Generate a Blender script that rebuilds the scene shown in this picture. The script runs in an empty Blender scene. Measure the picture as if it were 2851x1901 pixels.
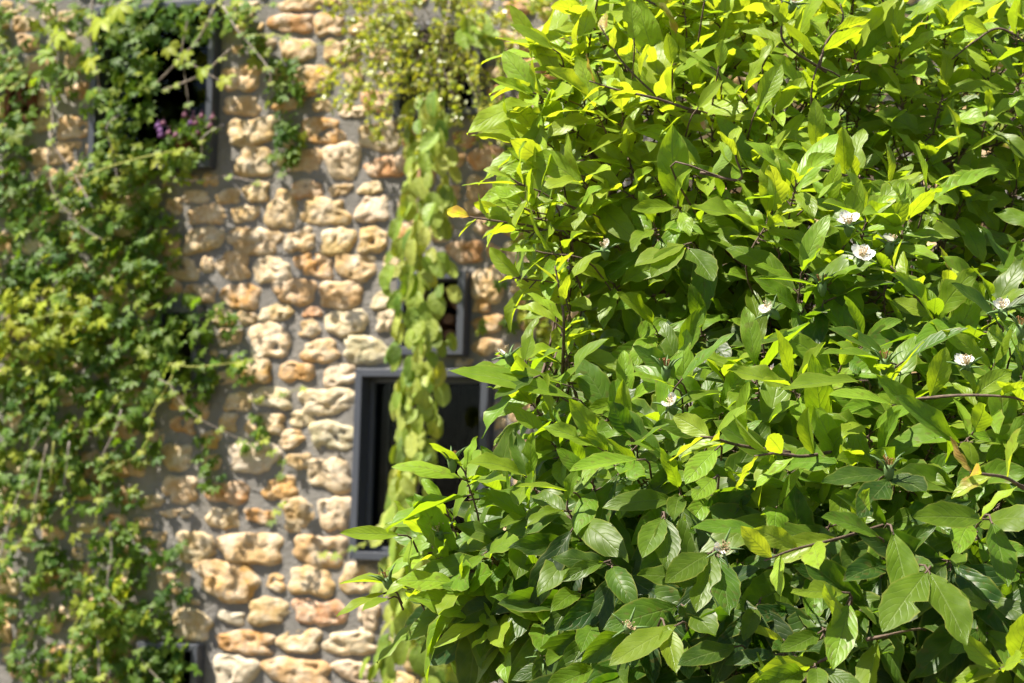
import bpy, math, random
import numpy as np
from mathutils import Vector, Matrix, noise as mnoise
from mathutils.bvhtree import BVHTree

R = math.radians
rng = np.random.default_rng(11)
random.seed(5)
sc = bpy.context.scene
col = sc.collection

# ------------------------------------------------------------------ camera
LENS, CAMZ, PITCH, ROLL = 85.0, 1.62, 4.0, 1.7
cam_d = bpy.data.cameras.new('camera'); cam = bpy.data.objects.new('camera', cam_d); col.objects.link(cam)
cam_d.lens = LENS; cam_d.sensor_width = 36.0; cam_d.clip_start = 0.05; cam_d.clip_end = 300.0
CAM_M = Matrix.Translation((0, 0, CAMZ)) @ (Matrix.Rotation(R(90 + PITCH), 4, 'X') @ Matrix.Rotation(R(ROLL), 4, 'Z'))
cam.matrix_world = CAM_M
cam_d.dof.use_dof = True; cam_d.dof.focus_distance = 2.72; cam_d.dof.aperture_fstop = 14.5; cam_d.dof.aperture_blades = 9
sc.camera = cam

# ------------------------------------------------------------------ light
SUN = Vector((-0.50, -0.13, 0.855)).normalized()        # towards the sun
wd = bpy.data.worlds.new('World'); sc.world = wd; wd.use_nodes = True
wn = wd.node_tree.nodes; wl = wd.node_tree.links; wn.clear()
sky = wn.new('ShaderNodeTexSky'); sky.sky_type = 'NISHITA'; sky.sun_disc = False
sky.sun_elevation = math.asin(SUN.z); sky.sun_rotation = math.atan2(SUN.x, SUN.y)
bg = wn.new('ShaderNodeBackground'); bg.inputs['Strength'].default_value = 0.052
wo = wn.new('ShaderNodeOutputWorld')
wl.new(sky.outputs[0], bg.inputs[0]); wl.new(bg.outputs[0], wo.inputs[0])
sun_d = bpy.data.lights.new('sun', 'SUN'); sun_d.energy = 5.0; sun_d.angle = R(0.55); sun_d.color = (1.0, 0.94, 0.82)
sun = bpy.data.objects.new('sun', sun_d); col.objects.link(sun)
sun.rotation_euler = (-SUN).to_track_quat('-Z', 'Y').to_euler(); sun.location = (-6, -3, 12)
sc.view_settings.view_transform = 'Standard'; sc.view_settings.look = 'None'
sc.view_settings.exposure = 1.5; sc.view_settings.gamma = 1.0
sc.render.engine = 'CYCLES'
sc.cycles.use_denoising = True
sc.cycles.max_bounces = 5; sc.cycles.diffuse_bounces = 2; sc.cycles.glossy_bounces = 2; sc.cycles.transmission_bounces = 3; sc.cycles.transparent_max_bounces = 6
sc.cycles.use_adaptive_sampling = True; sc.cycles.adaptive_threshold = 0.03; sc.cycles.caustics_reflective = False; sc.cycles.caustics_refractive = False
sc.cycles.sample_clamp_indirect = 6.0

# ------------------------------------------------------------------ helpers
FPX = LENS / 36.0 * 2851.0
ROT = np.array(CAM_M.to_3x3()); CAMP = np.array((0, 0, CAMZ))
YAW = R(-25.0); PIVOT = np.array((0.0, 13.0, 0.0))           # the house stands turned a little towards the sun
RZ = np.array(Matrix.Rotation(YAW, 3, 'Z'))
CAML = PIVOT + (CAMP - PIVOT) @ RZ; ROTL = RZ.T @ ROT         # the camera in the house's own axes
def at(px, py, Y):
    """the point at depth Y seen at photo pixel (px, py); near the house in the house's own axes"""
    v = np.array(((px - 1425.5) / FPX, -(py - 950.5) / FPX, -1.0))
    c, r = (CAML, ROTL) if Y > 8 else (CAMP, ROT)
    d = r @ v
    return c + d * ((Y - c[1]) / d[1])
def to_px_wall(P):
    q = (np.asarray(P) - CAML) @ ROTL
    return 1425.5 + q[..., 0] / -q[..., 2] * FPX, 950.5 - q[..., 1] / -q[..., 2] * FPX
def nrm(v):
    v = np.asarray(v, float); return v / (np.linalg.norm(v, axis=-1, keepdims=True) + 1e-9)

def empty(name, loc, parent=None):
    o = bpy.data.objects.new(name, None); col.objects.link(o); o.location = loc; o.empty_display_size = 0.1
    if parent is not None: o.parent = parent; o.location = Vector(loc) - Vector(world_loc(parent))
    return o
def world_loc(o):
    p = Vector((0, 0, 0))
    while o is not None: p += o.location; o = o.parent
    return p
def tag(o, label, cat, group=None):
    o['label'] = label; o['category'] = cat
    if group: o['group'] = group
    return o
def mesh_obj(name, V, F, mat, parent=None, origin=None, smooth=True, uv=None, attrs=None, uni4=True):
    """one mesh object from world-space vertices; F is a list of tuples or an (n,4) array"""
    V = np.asarray(V, dtype=np.float32)
    if origin is None: origin = V.mean(axis=0)
    origin = np.asarray(origin, dtype=np.float32)
    me = bpy.data.meshes.new(name)
    if isinstance(F, np.ndarray):
        k = F.shape[1]
        me.vertices.add(len(V)); me.vertices.foreach_set('co', (V - origin).ravel())
        me.loops.add(F.size); me.loops.foreach_set('vertex_index', F.ravel().astype(np.int32))
        me.polygons.add(len(F)); me.polygons.foreach_set('loop_start', np.arange(0, F.size, k, dtype=np.int32))
        me.update(calc_edges=True)
        if uv is not None:
            l = me.uv_layers.new(name='UVMap'); l.data.foreach_set('uv', np.asarray(uv, dtype=np.float32)[F.ravel()].ravel())
    else:
        me.from_pydata((V - origin).tolist(), [], F); me.update()
        if uv is not None:
            l = me.uv_layers.new(name='UVMap')
            idx = np.zeros(len(me.loops), dtype=np.int32); me.loops.foreach_get('vertex_index', idx)
            l.data.foreach_set('uv', np.asarray(uv, dtype=np.float32)[idx].ravel())
    if attrs:
        for an, av in attrs.items():
            a = me.attributes.new(an, 'FLOAT', 'POINT'); a.data.foreach_set('value', np.asarray(av, dtype=np.float32))
    if smooth: me.polygons.foreach_set('use_smooth', np.ones(len(me.polygons), dtype=bool))
    if mat is not None: me.materials.append(mat)
    o = bpy.data.objects.new(name, me); col.objects.link(o)
    o.location = Vector(origin.tolist())
    if parent is not None:
        o.parent = parent; o.location = o.location - world_loc(parent)
    return o
def stuff(o): o['kind'] = 'stuff'; return o

class MB:
    """collects boxes, tubes and quads into one mesh"""
    def __init__(s): s.v = []; s.f = []
    def add(s, V, F):
        b = len(s.v); s.v += [tuple(map(float, p)) for p in V]; s.f += [tuple(i + b for i in f) for f in F]
    def box(s, lo, hi):
        x0, y0, z0 = lo; x1, y1, z1 = hi
        s.add([(x0,y0,z0),(x1,y0,z0),(x1,y1,z0),(x0,y1,z0),(x0,y0,z1),(x1,y0,z1),(x1,y1,z1),(x0,y1,z1)],
              [(0,3,2,1),(4,5,6,7),(0,1,5,4),(1,2,6,5),(2,3,7,6),(3,0,4,7)])
    def tube(s, pts, rad, n=6, cap=True):
        pts = np.asarray(pts, float); k = len(pts)
        rad = np.broadcast_to(np.asarray(rad, float), (k,))
        t = nrm(np.gradient(pts, axis=0)); u = np.array((0.31, 0.2, 0.93)); V = []
        for i in range(k):
            a = u - t[i] * u.dot(t[i])
            if np.linalg.norm(a) < 1e-3: a = np.array((1.0, 0, 0)) - t[i] * t[i][0]
            a = nrm(a); b = np.cross(t[i], a); u = a
            for j in range(n):
                w = 2 * math.pi * j / n
                V.append(pts[i] + rad[i] * (a * math.cos(w) + b * math.sin(w)))
        F = [(i*n+j, i*n+(j+1) % n, (i+1)*n+(j+1) % n, (i+1)*n+j) for i in range(k-1) for j in range(n)]
        if cap: F += [tuple(reversed(range(n))), tuple(range((k-1)*n, k*n))]
        s.add(V, F)
    def build(s, name, mat, parent=None, origin=None, smooth=False):
        return mesh_obj(name, s.v, s.f, mat, parent, origin, smooth)

def smooth_path(pts, sub=6):
    """Catmull-Rom through the points"""
    P = np.asarray(pts, float); P = np.vstack([2*P[0]-P[1], P, 2*P[-1]-P[-2]]); out = []
    for i in range(1, len(P)-2):
        for k in range(sub):
            t = k / sub
            out.append(0.5*((2*P[i]) + (-P[i-1]+P[i+1])*t + (2*P[i-1]-5*P[i]+4*P[i+1]-P[i+2])*t*t + (-P[i-1]+3*P[i]-3*P[i+1]+P[i+2])*t**3))
    out.append(P[-2]); return np.array(out)

# ------------------------------------------------------------------ materials
class NT:
    def __init__(s, name):
        s.m = bpy.data.materials.new(name); s.m.use_nodes = True; s.t = s.m.node_tree; s.t.nodes.clear()
        s.out = s.n('ShaderNodeOutputMaterial')
    def n(s, kind, **kw):
        nd = s.t.nodes.new(kind)
        for k, v in kw.items(): setattr(nd, k, v)
        return nd
    def put(s, sock, v):
        if isinstance(v, bpy.types.NodeSocket): s.t.links.new(v, sock)
        else: sock.default_value = v
    def math(s, op, a, b=0.0, c=0.0, clamp=False):
        nd = s.n('ShaderNodeMath', operation=op, use_clamp=clamp)
        for i, v in enumerate((a, b, c)): s.put(nd.inputs[i], v)
        return nd.outputs[0]
    def mix(s, f, a, b, bt='MIX'):
        nd = s.n('ShaderNodeMix', data_type='RGBA', blend_type=bt)
        s.put(nd.inputs['Factor'], f)
        s.put(nd.inputs['A'], a if isinstance(a, bpy.types.NodeSocket) else (*a, 1)); s.put(nd.inputs['B'], b if isinstance(b, bpy.types.NodeSocket) else (*b, 1))
        return nd.outputs['Result']
    def ramp(s, f, stops, interp='LINEAR'):
        nd = s.n('ShaderNodeValToRGB'); cr = nd.color_ramp; cr.interpolation = interp
        while len(cr.elements) < len(stops): cr.elements.new(0.5)
        for e, (p, c) in zip(cr.elements, stops): e.position = p; e.color = (*c, 1) if len(c) == 3 else c
        s.put(nd.inputs[0], f); return nd.outputs[0]
    def noise(s, vec, scale, detail=4.0, rough=0.55):
        nd = s.n('ShaderNodeTexNoise'); nd.inputs['Scale'].default_value = scale; nd.inputs['Detail'].default_value = detail; nd.inputs['Roughness'].default_value = rough
        if vec is not None: s.put(nd.inputs['Vector'], vec)
        return nd.outputs['Fac']
    def bump(s, h, strength, dist):
        nd = s.n('ShaderNodeBump'); nd.inputs['Strength'].default_value = strength; nd.inputs['Distance'].default_value = dist
        s.put(nd.inputs['Height'], h); return nd.outputs[0]
    def pbsdf(s, color, rough=0.6, spec=0.5, normal=None, **kw):
        b = s.n('ShaderNodeBsdfPrincipled')
        s.put(b.inputs['Base Color'], color if isinstance(color, bpy.types.NodeSocket) else (*color, 1))
        s.put(b.inputs['Roughness'], rough); s.put(b.inputs['Specular IOR Level'], spec)
        if normal is not None: s.put(b.inputs['Normal'], normal)
        for k, v in kw.items(): s.put(b.inputs[k], v)
        return b.outputs[0]
    def done(s, sh): s.t.links.new(sh, s.out.inputs['Surface']); return s.m
    def attr2(s, name):
        """value from the mesh attribute of joined leaves or from the custom property of a single one"""
        a = s.n('ShaderNodeAttribute', attribute_type='GEOMETRY', attribute_name=name)
        b = s.n('ShaderNodeAttribute', attribute_type='OBJECT', attribute_name=name)
        return s.math('ADD', a.outputs['Fac'], b.outputs['Fac'])

def leaf_material(name, top, thru, under=0.5, nveins=9, slant=0.30, rough=0.36, spec=0.5, trans=0.42, bump=0.6, bdist=0.0012, vein=0.35, edge=None):
    s = NT(name)
    uv = s.n('ShaderNodeUVMap', uv_map='UVMap'); sep = s.n('ShaderNodeSeparateXYZ'); s.t.links.new(uv.outputs[0], sep.inputs[0])
    u, v = sep.outputs[0], sep.outputs[1]
    a = s.math('MULTIPLY', s.math('ABSOLUTE', s.math('SUBTRACT', v, 0.5)), 2.0)
    tone = s.attr2('tone'); rnd = s.attr2('rnd')
    geo = s.n('ShaderNodeNewGeometry')
    nz = s.noise(geo.outputs['Position'], 60.0, 1.0)
    # side veins sweep towards the tip
    t = s.math('MULTIPLY', s.math('SUBTRACT', u, s.math('MULTIPLY', s.math('POWER', a, 1.35), slant)), float(nveins))
    side = s.math('GREATER_THAN', v, 0.5)
    t = s.math('ADD', s.math('ADD', t, s.math('MULTIPLY', nz, 0.7)), s.math('MULTIPLY', side, 0.45))
    fr = s.math('ABSOLUTE', s.math('SUBTRACT', s.math('FRACT', t), 0.5))           # 0.5 on a vein ... 0 between
    vmask = s.math('MULTIPLY', s.math('SUBTRACT', fr, 0.40), 10.0, clamp=True)
    vmask = s.math('MULTIPLY', vmask, s.math('SUBTRACT', 1.0, s.math('POWER', a, 2.5)), clamp=True)
    mid = s.math('SUBTRACT', 1.0, s.math('MULTIPLY', a, 14.0), clamp=True)
    lines = s.math('MAXIMUM', s.math('MULTIPLY', vmask, 0.5), mid)
    tn = s.math('ADD', tone, s.math('MULTIPLY', s.math('SUBTRACT', nz, 0.5), 0.30), clamp=True)
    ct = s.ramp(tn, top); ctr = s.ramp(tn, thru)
    hsv = s.n('ShaderNodeHueSaturation'); s.put(hsv.inputs['Hue'], s.math('ADD', 0.488, s.math('MULTIPLY', rnd, 0.024)))
    s.put(hsv.inputs['Value'], s.math('ADD', 0.80, s.math('MULTIPLY', rnd, 0.4))); s.t.links.new(ct, hsv.inputs['Color'])
    ctop = s.mix(s.math('MULTIPLY', lines, vein), hsv.outputs[0], (0.34, 0.42, 0.13))
    if edge is not None:
        sp = s.math('MULTIPLY', s.math('SUBTRACT', s.noise(geo.outputs['Position'], 150.0, 0.0), 0.66), 14.0, clamp=True)
        sp = s.math('MULTIPLY', sp, s.math('GREATER_THAN', rnd, 0.55)); ctop = s.mix(s.math('MULTIPLY', sp, 0.45), ctop, (0.13, 0.10, 0.03))
        ed = s.math('MULTIPLY', s.math('SUBTRACT', s.math('ADD', a, s.math('MULTIPLY', nz, 0.16)), 0.97), 9.0, clamp=True); ctop = s.mix(s.math('MULTIPLY', ed, 0.55), ctop, edge)
    cun = s.mix(under, ctop, (0.17, 0.26, 0.075))
    cun = s.mix(s.math('MULTIPLY', lines, 0.4), cun, (0.32, 0.38, 0.16))
    base = s.mix(geo.outputs['Backfacing'], ctop, cun)
    pk = s.math('MULTIPLY', s.math('MULTIPLY', fr, fr), -1.6)                      # blade puckers softly between the veins
    h = s.math('SUBTRACT', s.math('SUBTRACT', s.math('MULTIPLY', nz, 2.2), s.math('MULTIPLY', mid, 0.5)), s.math('MULTIPLY', vmask, 0.25))
    h = s.math('ADD', h, s.math('MULTIPLY', pk, s.math('ADD', 0.2, s.math('MULTIPLY', rnd, 0.55))))
    nb = s.bump(h, bump, bdist)
    rg = s.math('ADD', rough, s.math('MULTIPLY', geo.outputs['Backfacing'], 0.3))
    rg = s.math('ADD', rg, s.math('MULTIPLY', s.math('SUBTRACT', nz, 0.5), 0.2))
    p = s.pbsdf(base, rg, spec, nb)
    tr = s.n('ShaderNodeBsdfTranslucent'); s.put(tr.inputs['Normal'], nb)
    s.put(tr.inputs['Color'], s.mix(s.math('MULTIPLY', lines, 0.62), s.mix(s.math('MULTIPLY', s.math('SUBTRACT', nz, 0.40), 0.9, clamp=True), ctr, (0.16, 0.26, 0.006)), (0.06, 0.11, 0.006)))
    mx = s.n('ShaderNodeMixShader'); mx.inputs[0].default_value = trans
    s.t.links.new(p, mx.inputs[1]); s.t.links.new(tr.outputs[0], mx.inputs[2])
    return s.done(mx.outputs[0])

M = {}
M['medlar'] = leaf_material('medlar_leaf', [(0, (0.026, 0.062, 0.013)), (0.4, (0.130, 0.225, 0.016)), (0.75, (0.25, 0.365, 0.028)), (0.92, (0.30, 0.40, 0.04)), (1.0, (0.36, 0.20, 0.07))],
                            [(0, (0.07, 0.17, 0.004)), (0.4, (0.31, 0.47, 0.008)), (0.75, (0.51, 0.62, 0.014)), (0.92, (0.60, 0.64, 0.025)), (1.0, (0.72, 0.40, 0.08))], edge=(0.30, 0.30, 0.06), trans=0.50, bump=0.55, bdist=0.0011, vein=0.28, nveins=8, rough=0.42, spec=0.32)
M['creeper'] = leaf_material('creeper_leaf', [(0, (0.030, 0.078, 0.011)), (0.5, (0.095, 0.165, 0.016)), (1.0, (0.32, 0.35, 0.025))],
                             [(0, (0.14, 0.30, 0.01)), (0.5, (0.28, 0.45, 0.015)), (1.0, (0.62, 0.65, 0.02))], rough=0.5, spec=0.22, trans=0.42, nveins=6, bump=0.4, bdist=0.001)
M['trailing'] = leaf_material('trailing_leaf', [(0, (0.08, 0.15, 0.020)), (0.5, (0.21, 0.30, 0.040)), (1.0, (0.42, 0.46, 0.10))],
                              [(0, (0.24, 0.42, 0.01)), (0.5, (0.45, 0.58, 0.015)), (1.0, (0.66, 0.66, 0.03))], rough=0.45, spec=0.35, trans=0.40, nveins=4, slant=0.5, bump=0.7, bdist=0.003, vein=0.25, edge=(0.40, 0.42, 0.10))
M['shrub'] = leaf_material('shrub_leaf', [(0, (0.07, 0.13, 0.015)), (0.5, (0.20, 0.26, 0.03)), (1.0, (0.42, 0.42, 0.10))],
                           [(0, (0.25, 0.42, 0.01)), (0.5, (0.5, 0.58, 0.015)), (1.0, (0.7, 0.68, 0.05))], rough=0.33, spec=0.6, trans=0.40, nveins=3, bump=0.2, bdist=0.001)

def bark_mat(name, c0, c1, scale=60):
    s = NT(name); tc = s.n('ShaderNodeNewGeometry').outputs['Position']
    nz = s.noise(tc, scale, 5.0); c = s.ramp(nz, [(0.3, c0), (0.7, c1)])
    return s.done(s.pbsdf(c, 0.75, 0.3, s.bump(nz, 0.5, 0.003)))
M['bark'] = bark_mat('medlar_bark', (0.045, 0.034, 0.030), (0.14, 0.10, 0.085))
M['twig'] = bark_mat('medlar_twig', (0.06, 0.040, 0.030), (0.15, 0.10, 0.075), 140)
M['vine_stem'] = bark_mat('vine_stem', (0.10, 0.08, 0.06), (0.30, 0.25, 0.20), 60)
M['vine_pale'] = bark_mat('vine_stem_pale', (0.20, 0.17, 0.15), (0.40, 0.34, 0.30), 60)
M['vine_green'] = bark_mat('vine_stem_green', (0.24, 0.27, 0.05), (0.38, 0.38, 0.10), 60)
def plain(name, c, rough=0.6, spec=0.4, var=0.15, scale=120, **kw):
    s = NT(name); nz = s.noise(s.n('ShaderNodeNewGeometry').outputs['Position'], scale, 3.0)
    cc = s.mix(nz, tuple(x * (1 - var) for x in c), tuple(min(1, x * (1 + var)) for x in c))
    return s.done(s.pbsdf(cc, rough, spec, s.bump(nz, 0.15, 0.001), **kw))
M['frame'] = plain('grey_window_paint', (0.055, 0.060, 0.076), 0.45, 0.5, 0.10, 14)
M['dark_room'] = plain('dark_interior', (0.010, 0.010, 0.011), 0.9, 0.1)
M['curtain'] = plain('dark_curtain', (0.030, 0.027, 0.026), 0.9, 0.1)
M['cord'] = plain('cord', (0.45, 0.45, 0.40), 0.6)
M['brick_red'] = plain('red_clay', (0.13, 0.05, 0.03), 0.85, 0.2, 0.3, 40)
M['sepal'] = plain('sepal_green', (0.10, 0.17, 0.05), 0.6)
M['stamen'] = plain('stamen', (0.50, 0.38, 0.22), 0.6)
M['dried'] = plain('dried_brown', (0.26, 0.12, 0.04), 0.8)
M['fuchsia_a'] = plain('magenta_petal', (0.16, 0.05, 0.09), 0.6)
M['fuchsia_b'] = plain('violet_petal', (0.14, 0.05, 0.18), 0.6)
def petal_mat():
    s = NT('white_petal'); nz = s.noise(s.n('ShaderNodeNewGeometry').outputs['Position'], 300, 3.0)
    p = s.pbsdf(s.mix(nz, (0.80, 0.78, 0.72), (0.88, 0.87, 0.84)), 0.6, 0.3, s.bump(nz, 0.3, 0.0008))
    tr = s.n('ShaderNodeBsdfTranslucent'); tr.inputs['Color'].default_value = (0.8, 0.8, 0.72, 1)
    mx = s.n('ShaderNodeMixShader'); mx.inputs[0].default_value = 0.35
    s.t.links.new(p, mx.inputs[1]); s.t.links.new(tr.outputs[0], mx.inputs[2]); return s.done(mx.outputs[0])
M['petal'] = petal_mat()
def glass_mat():
    s = NT('window_glass'); gl = s.n('ShaderNodeBsdfGlossy'); gl.inputs['Roughness'].default_value = 0.02; gl.inputs['Color'].default_value = (0.8, 0.85, 0.9, 1)
    tr = s.n('ShaderNodeBsdfTransparent'); tr.inputs['Color'].default_value = (0.55, 0.58, 0.58, 1)
    fz = s.n('ShaderNodeFresnel'); fz.inputs['IOR'].default_value = 1.22
    mx = s.n('ShaderNodeMixShader'); s.t.links.new(fz.outputs[0], mx.inputs[0]); s.t.links.new(tr.outputs[0], mx.inputs[1]); s.t.links.new(gl.outputs[0], mx.inputs[2])
    return s.done(mx.outputs[0])
M['glass'] = glass_mat()
def mortar_mat():
    s = NT('grey_mortar'); g = s.n('ShaderNodeNewGeometry').outputs['Position']
    a = s.noise(g, 3.0, 5.0); b = s.noise(g, 45.0, 5.0, 0.7)
    c = s.ramp(a, [(0.3, (0.21, 0.198, 0.182)), (0.55, (0.27, 0.252, 0.228)), (0.75, (0.36, 0.315, 0.255))])
    c = s.mix(s.math('MULTIPLY', b, 0.45), c, (0.10, 0.095, 0.095))
    return s.done(s.pbsdf(c, 0.92, 0.15, s.bump(s.math('ADD', b, s.math('MULTIPLY', a, 0.6)), 0.9, 0.02)))
M['mortar'] = mortar_mat()
def stone_mat():
    s = NT('ochre_limestone'); tc = s.n('ShaderNodeTexCoord').outputs['Object']; oi = s.n('ShaderNodeObjectInfo')
    off = s.n('ShaderNodeVectorMath', operation='ADD'); s.t.links.new(tc, off.inputs[0])
    cb = s.n('ShaderNodeCombineXYZ'); s.put(cb.inputs[0], s.math('MULTIPLY', oi.outputs['Random'], 37.0)); s.put(cb.inputs[2], s.math('MULTIPLY', oi.outputs['Random'], 91.0))
    s.t.links.new(cb.outputs[0], off.inputs[1]); g = off.outputs[0]
    big = s.noise(g, 9.0, 4.0, 0.6); mid = s.noise(g, 26.0, 5.0, 0.65); fine = s.noise(g, 85.0, 4.0, 0.7)
    vo = s.n('ShaderNodeTexVoronoi'); vo.inputs['Scale'].default_value = 38.0; s.t.links.new(g, vo.inputs['Vector'])
    pit = s.math('SUBTRACT', 1.0, s.math('MULTIPLY', vo.outputs['Distance'], 2.6), clamp=True)
    pit = s.math('MULTIPLY', pit, s.math('MULTIPLY', s.math('SUBTRACT', mid, 0.42), 5.0, clamp=True))
    base = oi.outputs['Color']
    c = s.mix(s.ramp(big, [(0.42, (0, 0, 0)), (0.62, (1, 1, 1))]), base, s.mix(0.6, base, (0.66, 0.58, 0.46)))
    c = s.mix(s.math('MULTIPLY', s.ramp(mid, [(0.50, (0, 0, 0)), (0.70, (1, 1, 1))]), 0.75), c, s.mix(0.55, base, (0.40, 0.19, 0.055)))
    c = s.mix(s.math('MULTIPLY', pit, 0.55), c, (0.12, 0.075, 0.035))
    c = s.mix(s.math('MULTIPLY', s.ramp(fine, [(0.5, (0, 0, 0)), (0.75, (1, 1, 1))]), 0.4), c, (0.60, 0.52, 0.40))
    h = s.math('SUBTRACT', s.math('ADD', s.math('MULTIPLY', mid, 1.1), s.math('MULTIPLY', fine, 0.45)), s.math('MULTIPLY', pit, 0.6))
    return s.done(s.pbsdf(c, 0.85, 0.2, s.bump(h, 0.5, 0.016)))
M['stone'] = stone_mat()
def log_mat():
    s = NT('log_end'); tc = s.n('ShaderNodeTexCoord').outputs['Object']
    ln = s.n('ShaderNodeVectorMath', operation='LENGTH'); mp = s.n('ShaderNodeMapping'); mp.inputs['Scale'].default_value = (1, 0, 1)
    s.t.links.new(tc, mp.inputs[0]); s.t.links.new(mp.outputs[0], ln.inputs[0])
    w = s.math('SINE', s.math('MULTIPLY', s.math('ADD', ln.outputs['Value'], s.math('MULTIPLY', s.noise(tc, 20), 0.006)), 900.0))
    c = s.mix(s.math('MULTIPLY_ADD', w, 0.35, 0.5), (0.20, 0.11, 0.065), (0.12, 0.06, 0.035))
    return s.done(s.pbsdf(c, 0.85, 0.2))
M['log'] = log_mat()

# ------------------------------------------------------------------ ground
GY = 13.0                                                     # the wall's face
gs = NT('garden_soil'); gp = gs.n('ShaderNodeNewGeometry').outputs['Position']
gn = gs.noise(gp, 6.0, 6.0); gmat = gs.done(gs.pbsdf(gs.ramp(gn, [(0.35, (0.09, 0.075, 0.05)), (0.6, (0.16, 0.14, 0.09)), (0.75, (0.08, 0.12, 0.04))]), 0.95, 0.1, gs.bump(gn, 0.6, 0.03)))
g = mesh_obj('ground', [(-120, -120, 0), (120, -120, 0), (120, 120, 0), (-120, 120, 0)], [(0, 1, 2, 3)], gmat, smooth=False)
g['kind'] = 'structure'

# ------------------------------------------------------------------ stone wall with windows
def wx(px, py): p = at(px, py, GY); return float(p[0]), float(p[2])
PXM = GY / FPX * 1.002                                        # metres per photo pixel on the wall
wall = empty('stone_wall', (0, GY, 0)); tag(wall, 'rubble wall of rough ochre stones in grey mortar, with grey window frames', 'wall')
# window rectangles in photo pixels (left, top, right, bottom)
WIN = {'creeper': (270, 12, 612, 478), 'shrub': (1112, 66, 1352, 330), 'logs': (1118, 757, 1310, 992), 'big': (996, 1027, 1370, 1566),
       'low': (395, 1787, 566, 2060), 'hidden': (448, 852, 570, 1092)}
WR = {}
for k, (l, t, r, b) in WIN.items():
    WR[k] = (wx(l, (t + b) / 2)[0], wx(r, (t + b) / 2)[0], wx((l + r) / 2, b)[1], wx((l + r) / 2, t)[1])
# mortar face, cut by the openings
X0, X1, Z0, Z1 = -6.0, 5.5, -0.05, 6.4
xs = set(np.linspace(X0, X1, 56).round(4)) ; zs = set(np.linspace(Z0, Z1, 34).round(4))
for (a, b, c, d) in WR.values():
    xs |= {a, b}; zs |= {c, d}
xs = sorted(xs); zs = sorted(zs)
def inside(x, z): return any(a < x < b and c < z < d for a, b, c, d in WR.values())
idx = {}; V = []; F = []
def vid(i, j):
    if (i, j) not in idx:
        x, z = xs[i], zs[j]
        near = min((max(a - x, x - b, 0) + max(c - z, z - d, 0)) for a, b, c, d in WR.values())
        y = GY + (0.014 * mnoise.noise(Vector((x * 3.1, 0, z * 3.1))) if near > 0.02 else 0.0)
        idx[(i, j)] = len(V); V.append((x, y, z))
    return idx[(i, j)]
for i in range(len(xs) - 1):
    for j in range(len(zs) - 1):
        if not inside((xs[i] + xs[i+1]) / 2, (zs[j] + zs[j+1]) / 2):
            F.append((vid(i, j), vid(i+1, j), vid(i+1, j+1), vid(i, j+1)))
nv = len(V)
# reveals 0.35 m deep and the wall's own sides, top and back
for (a, b, c, d) in WR.values():
    q = len(V); V += [(a, GY, c), (b, GY, c), (b, GY, d), (a, GY, d), (a, GY+.35, c), (b, GY+.35, c), (b, GY+.35, d), (a, GY+.35, d)]
    F += [(q, q+4, q+5, q+1), (q+1, q+5, q+6, q+2), (q+2, q+6, q+7, q+3), (q+3, q+7, q+4, q)]
q = len(V); V += [(X0, GY, Z0), (X1, GY, Z0), (X1, GY, Z1), (X0, GY, Z1), (X0, GY+.5, Z0), (X1, GY+.5, Z0), (X1, GY+.5, Z1), (X0, GY+.5, Z1)]
F += [(q, q+4, q+7, q+3), (q+1, q+2, q+6, q+5), (q+3, q+7, q+6, q+2)]
mesh_obj('mortar', V, F, M['mortar'], wall, origin=(0, GY, 0), smooth=False)

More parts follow.
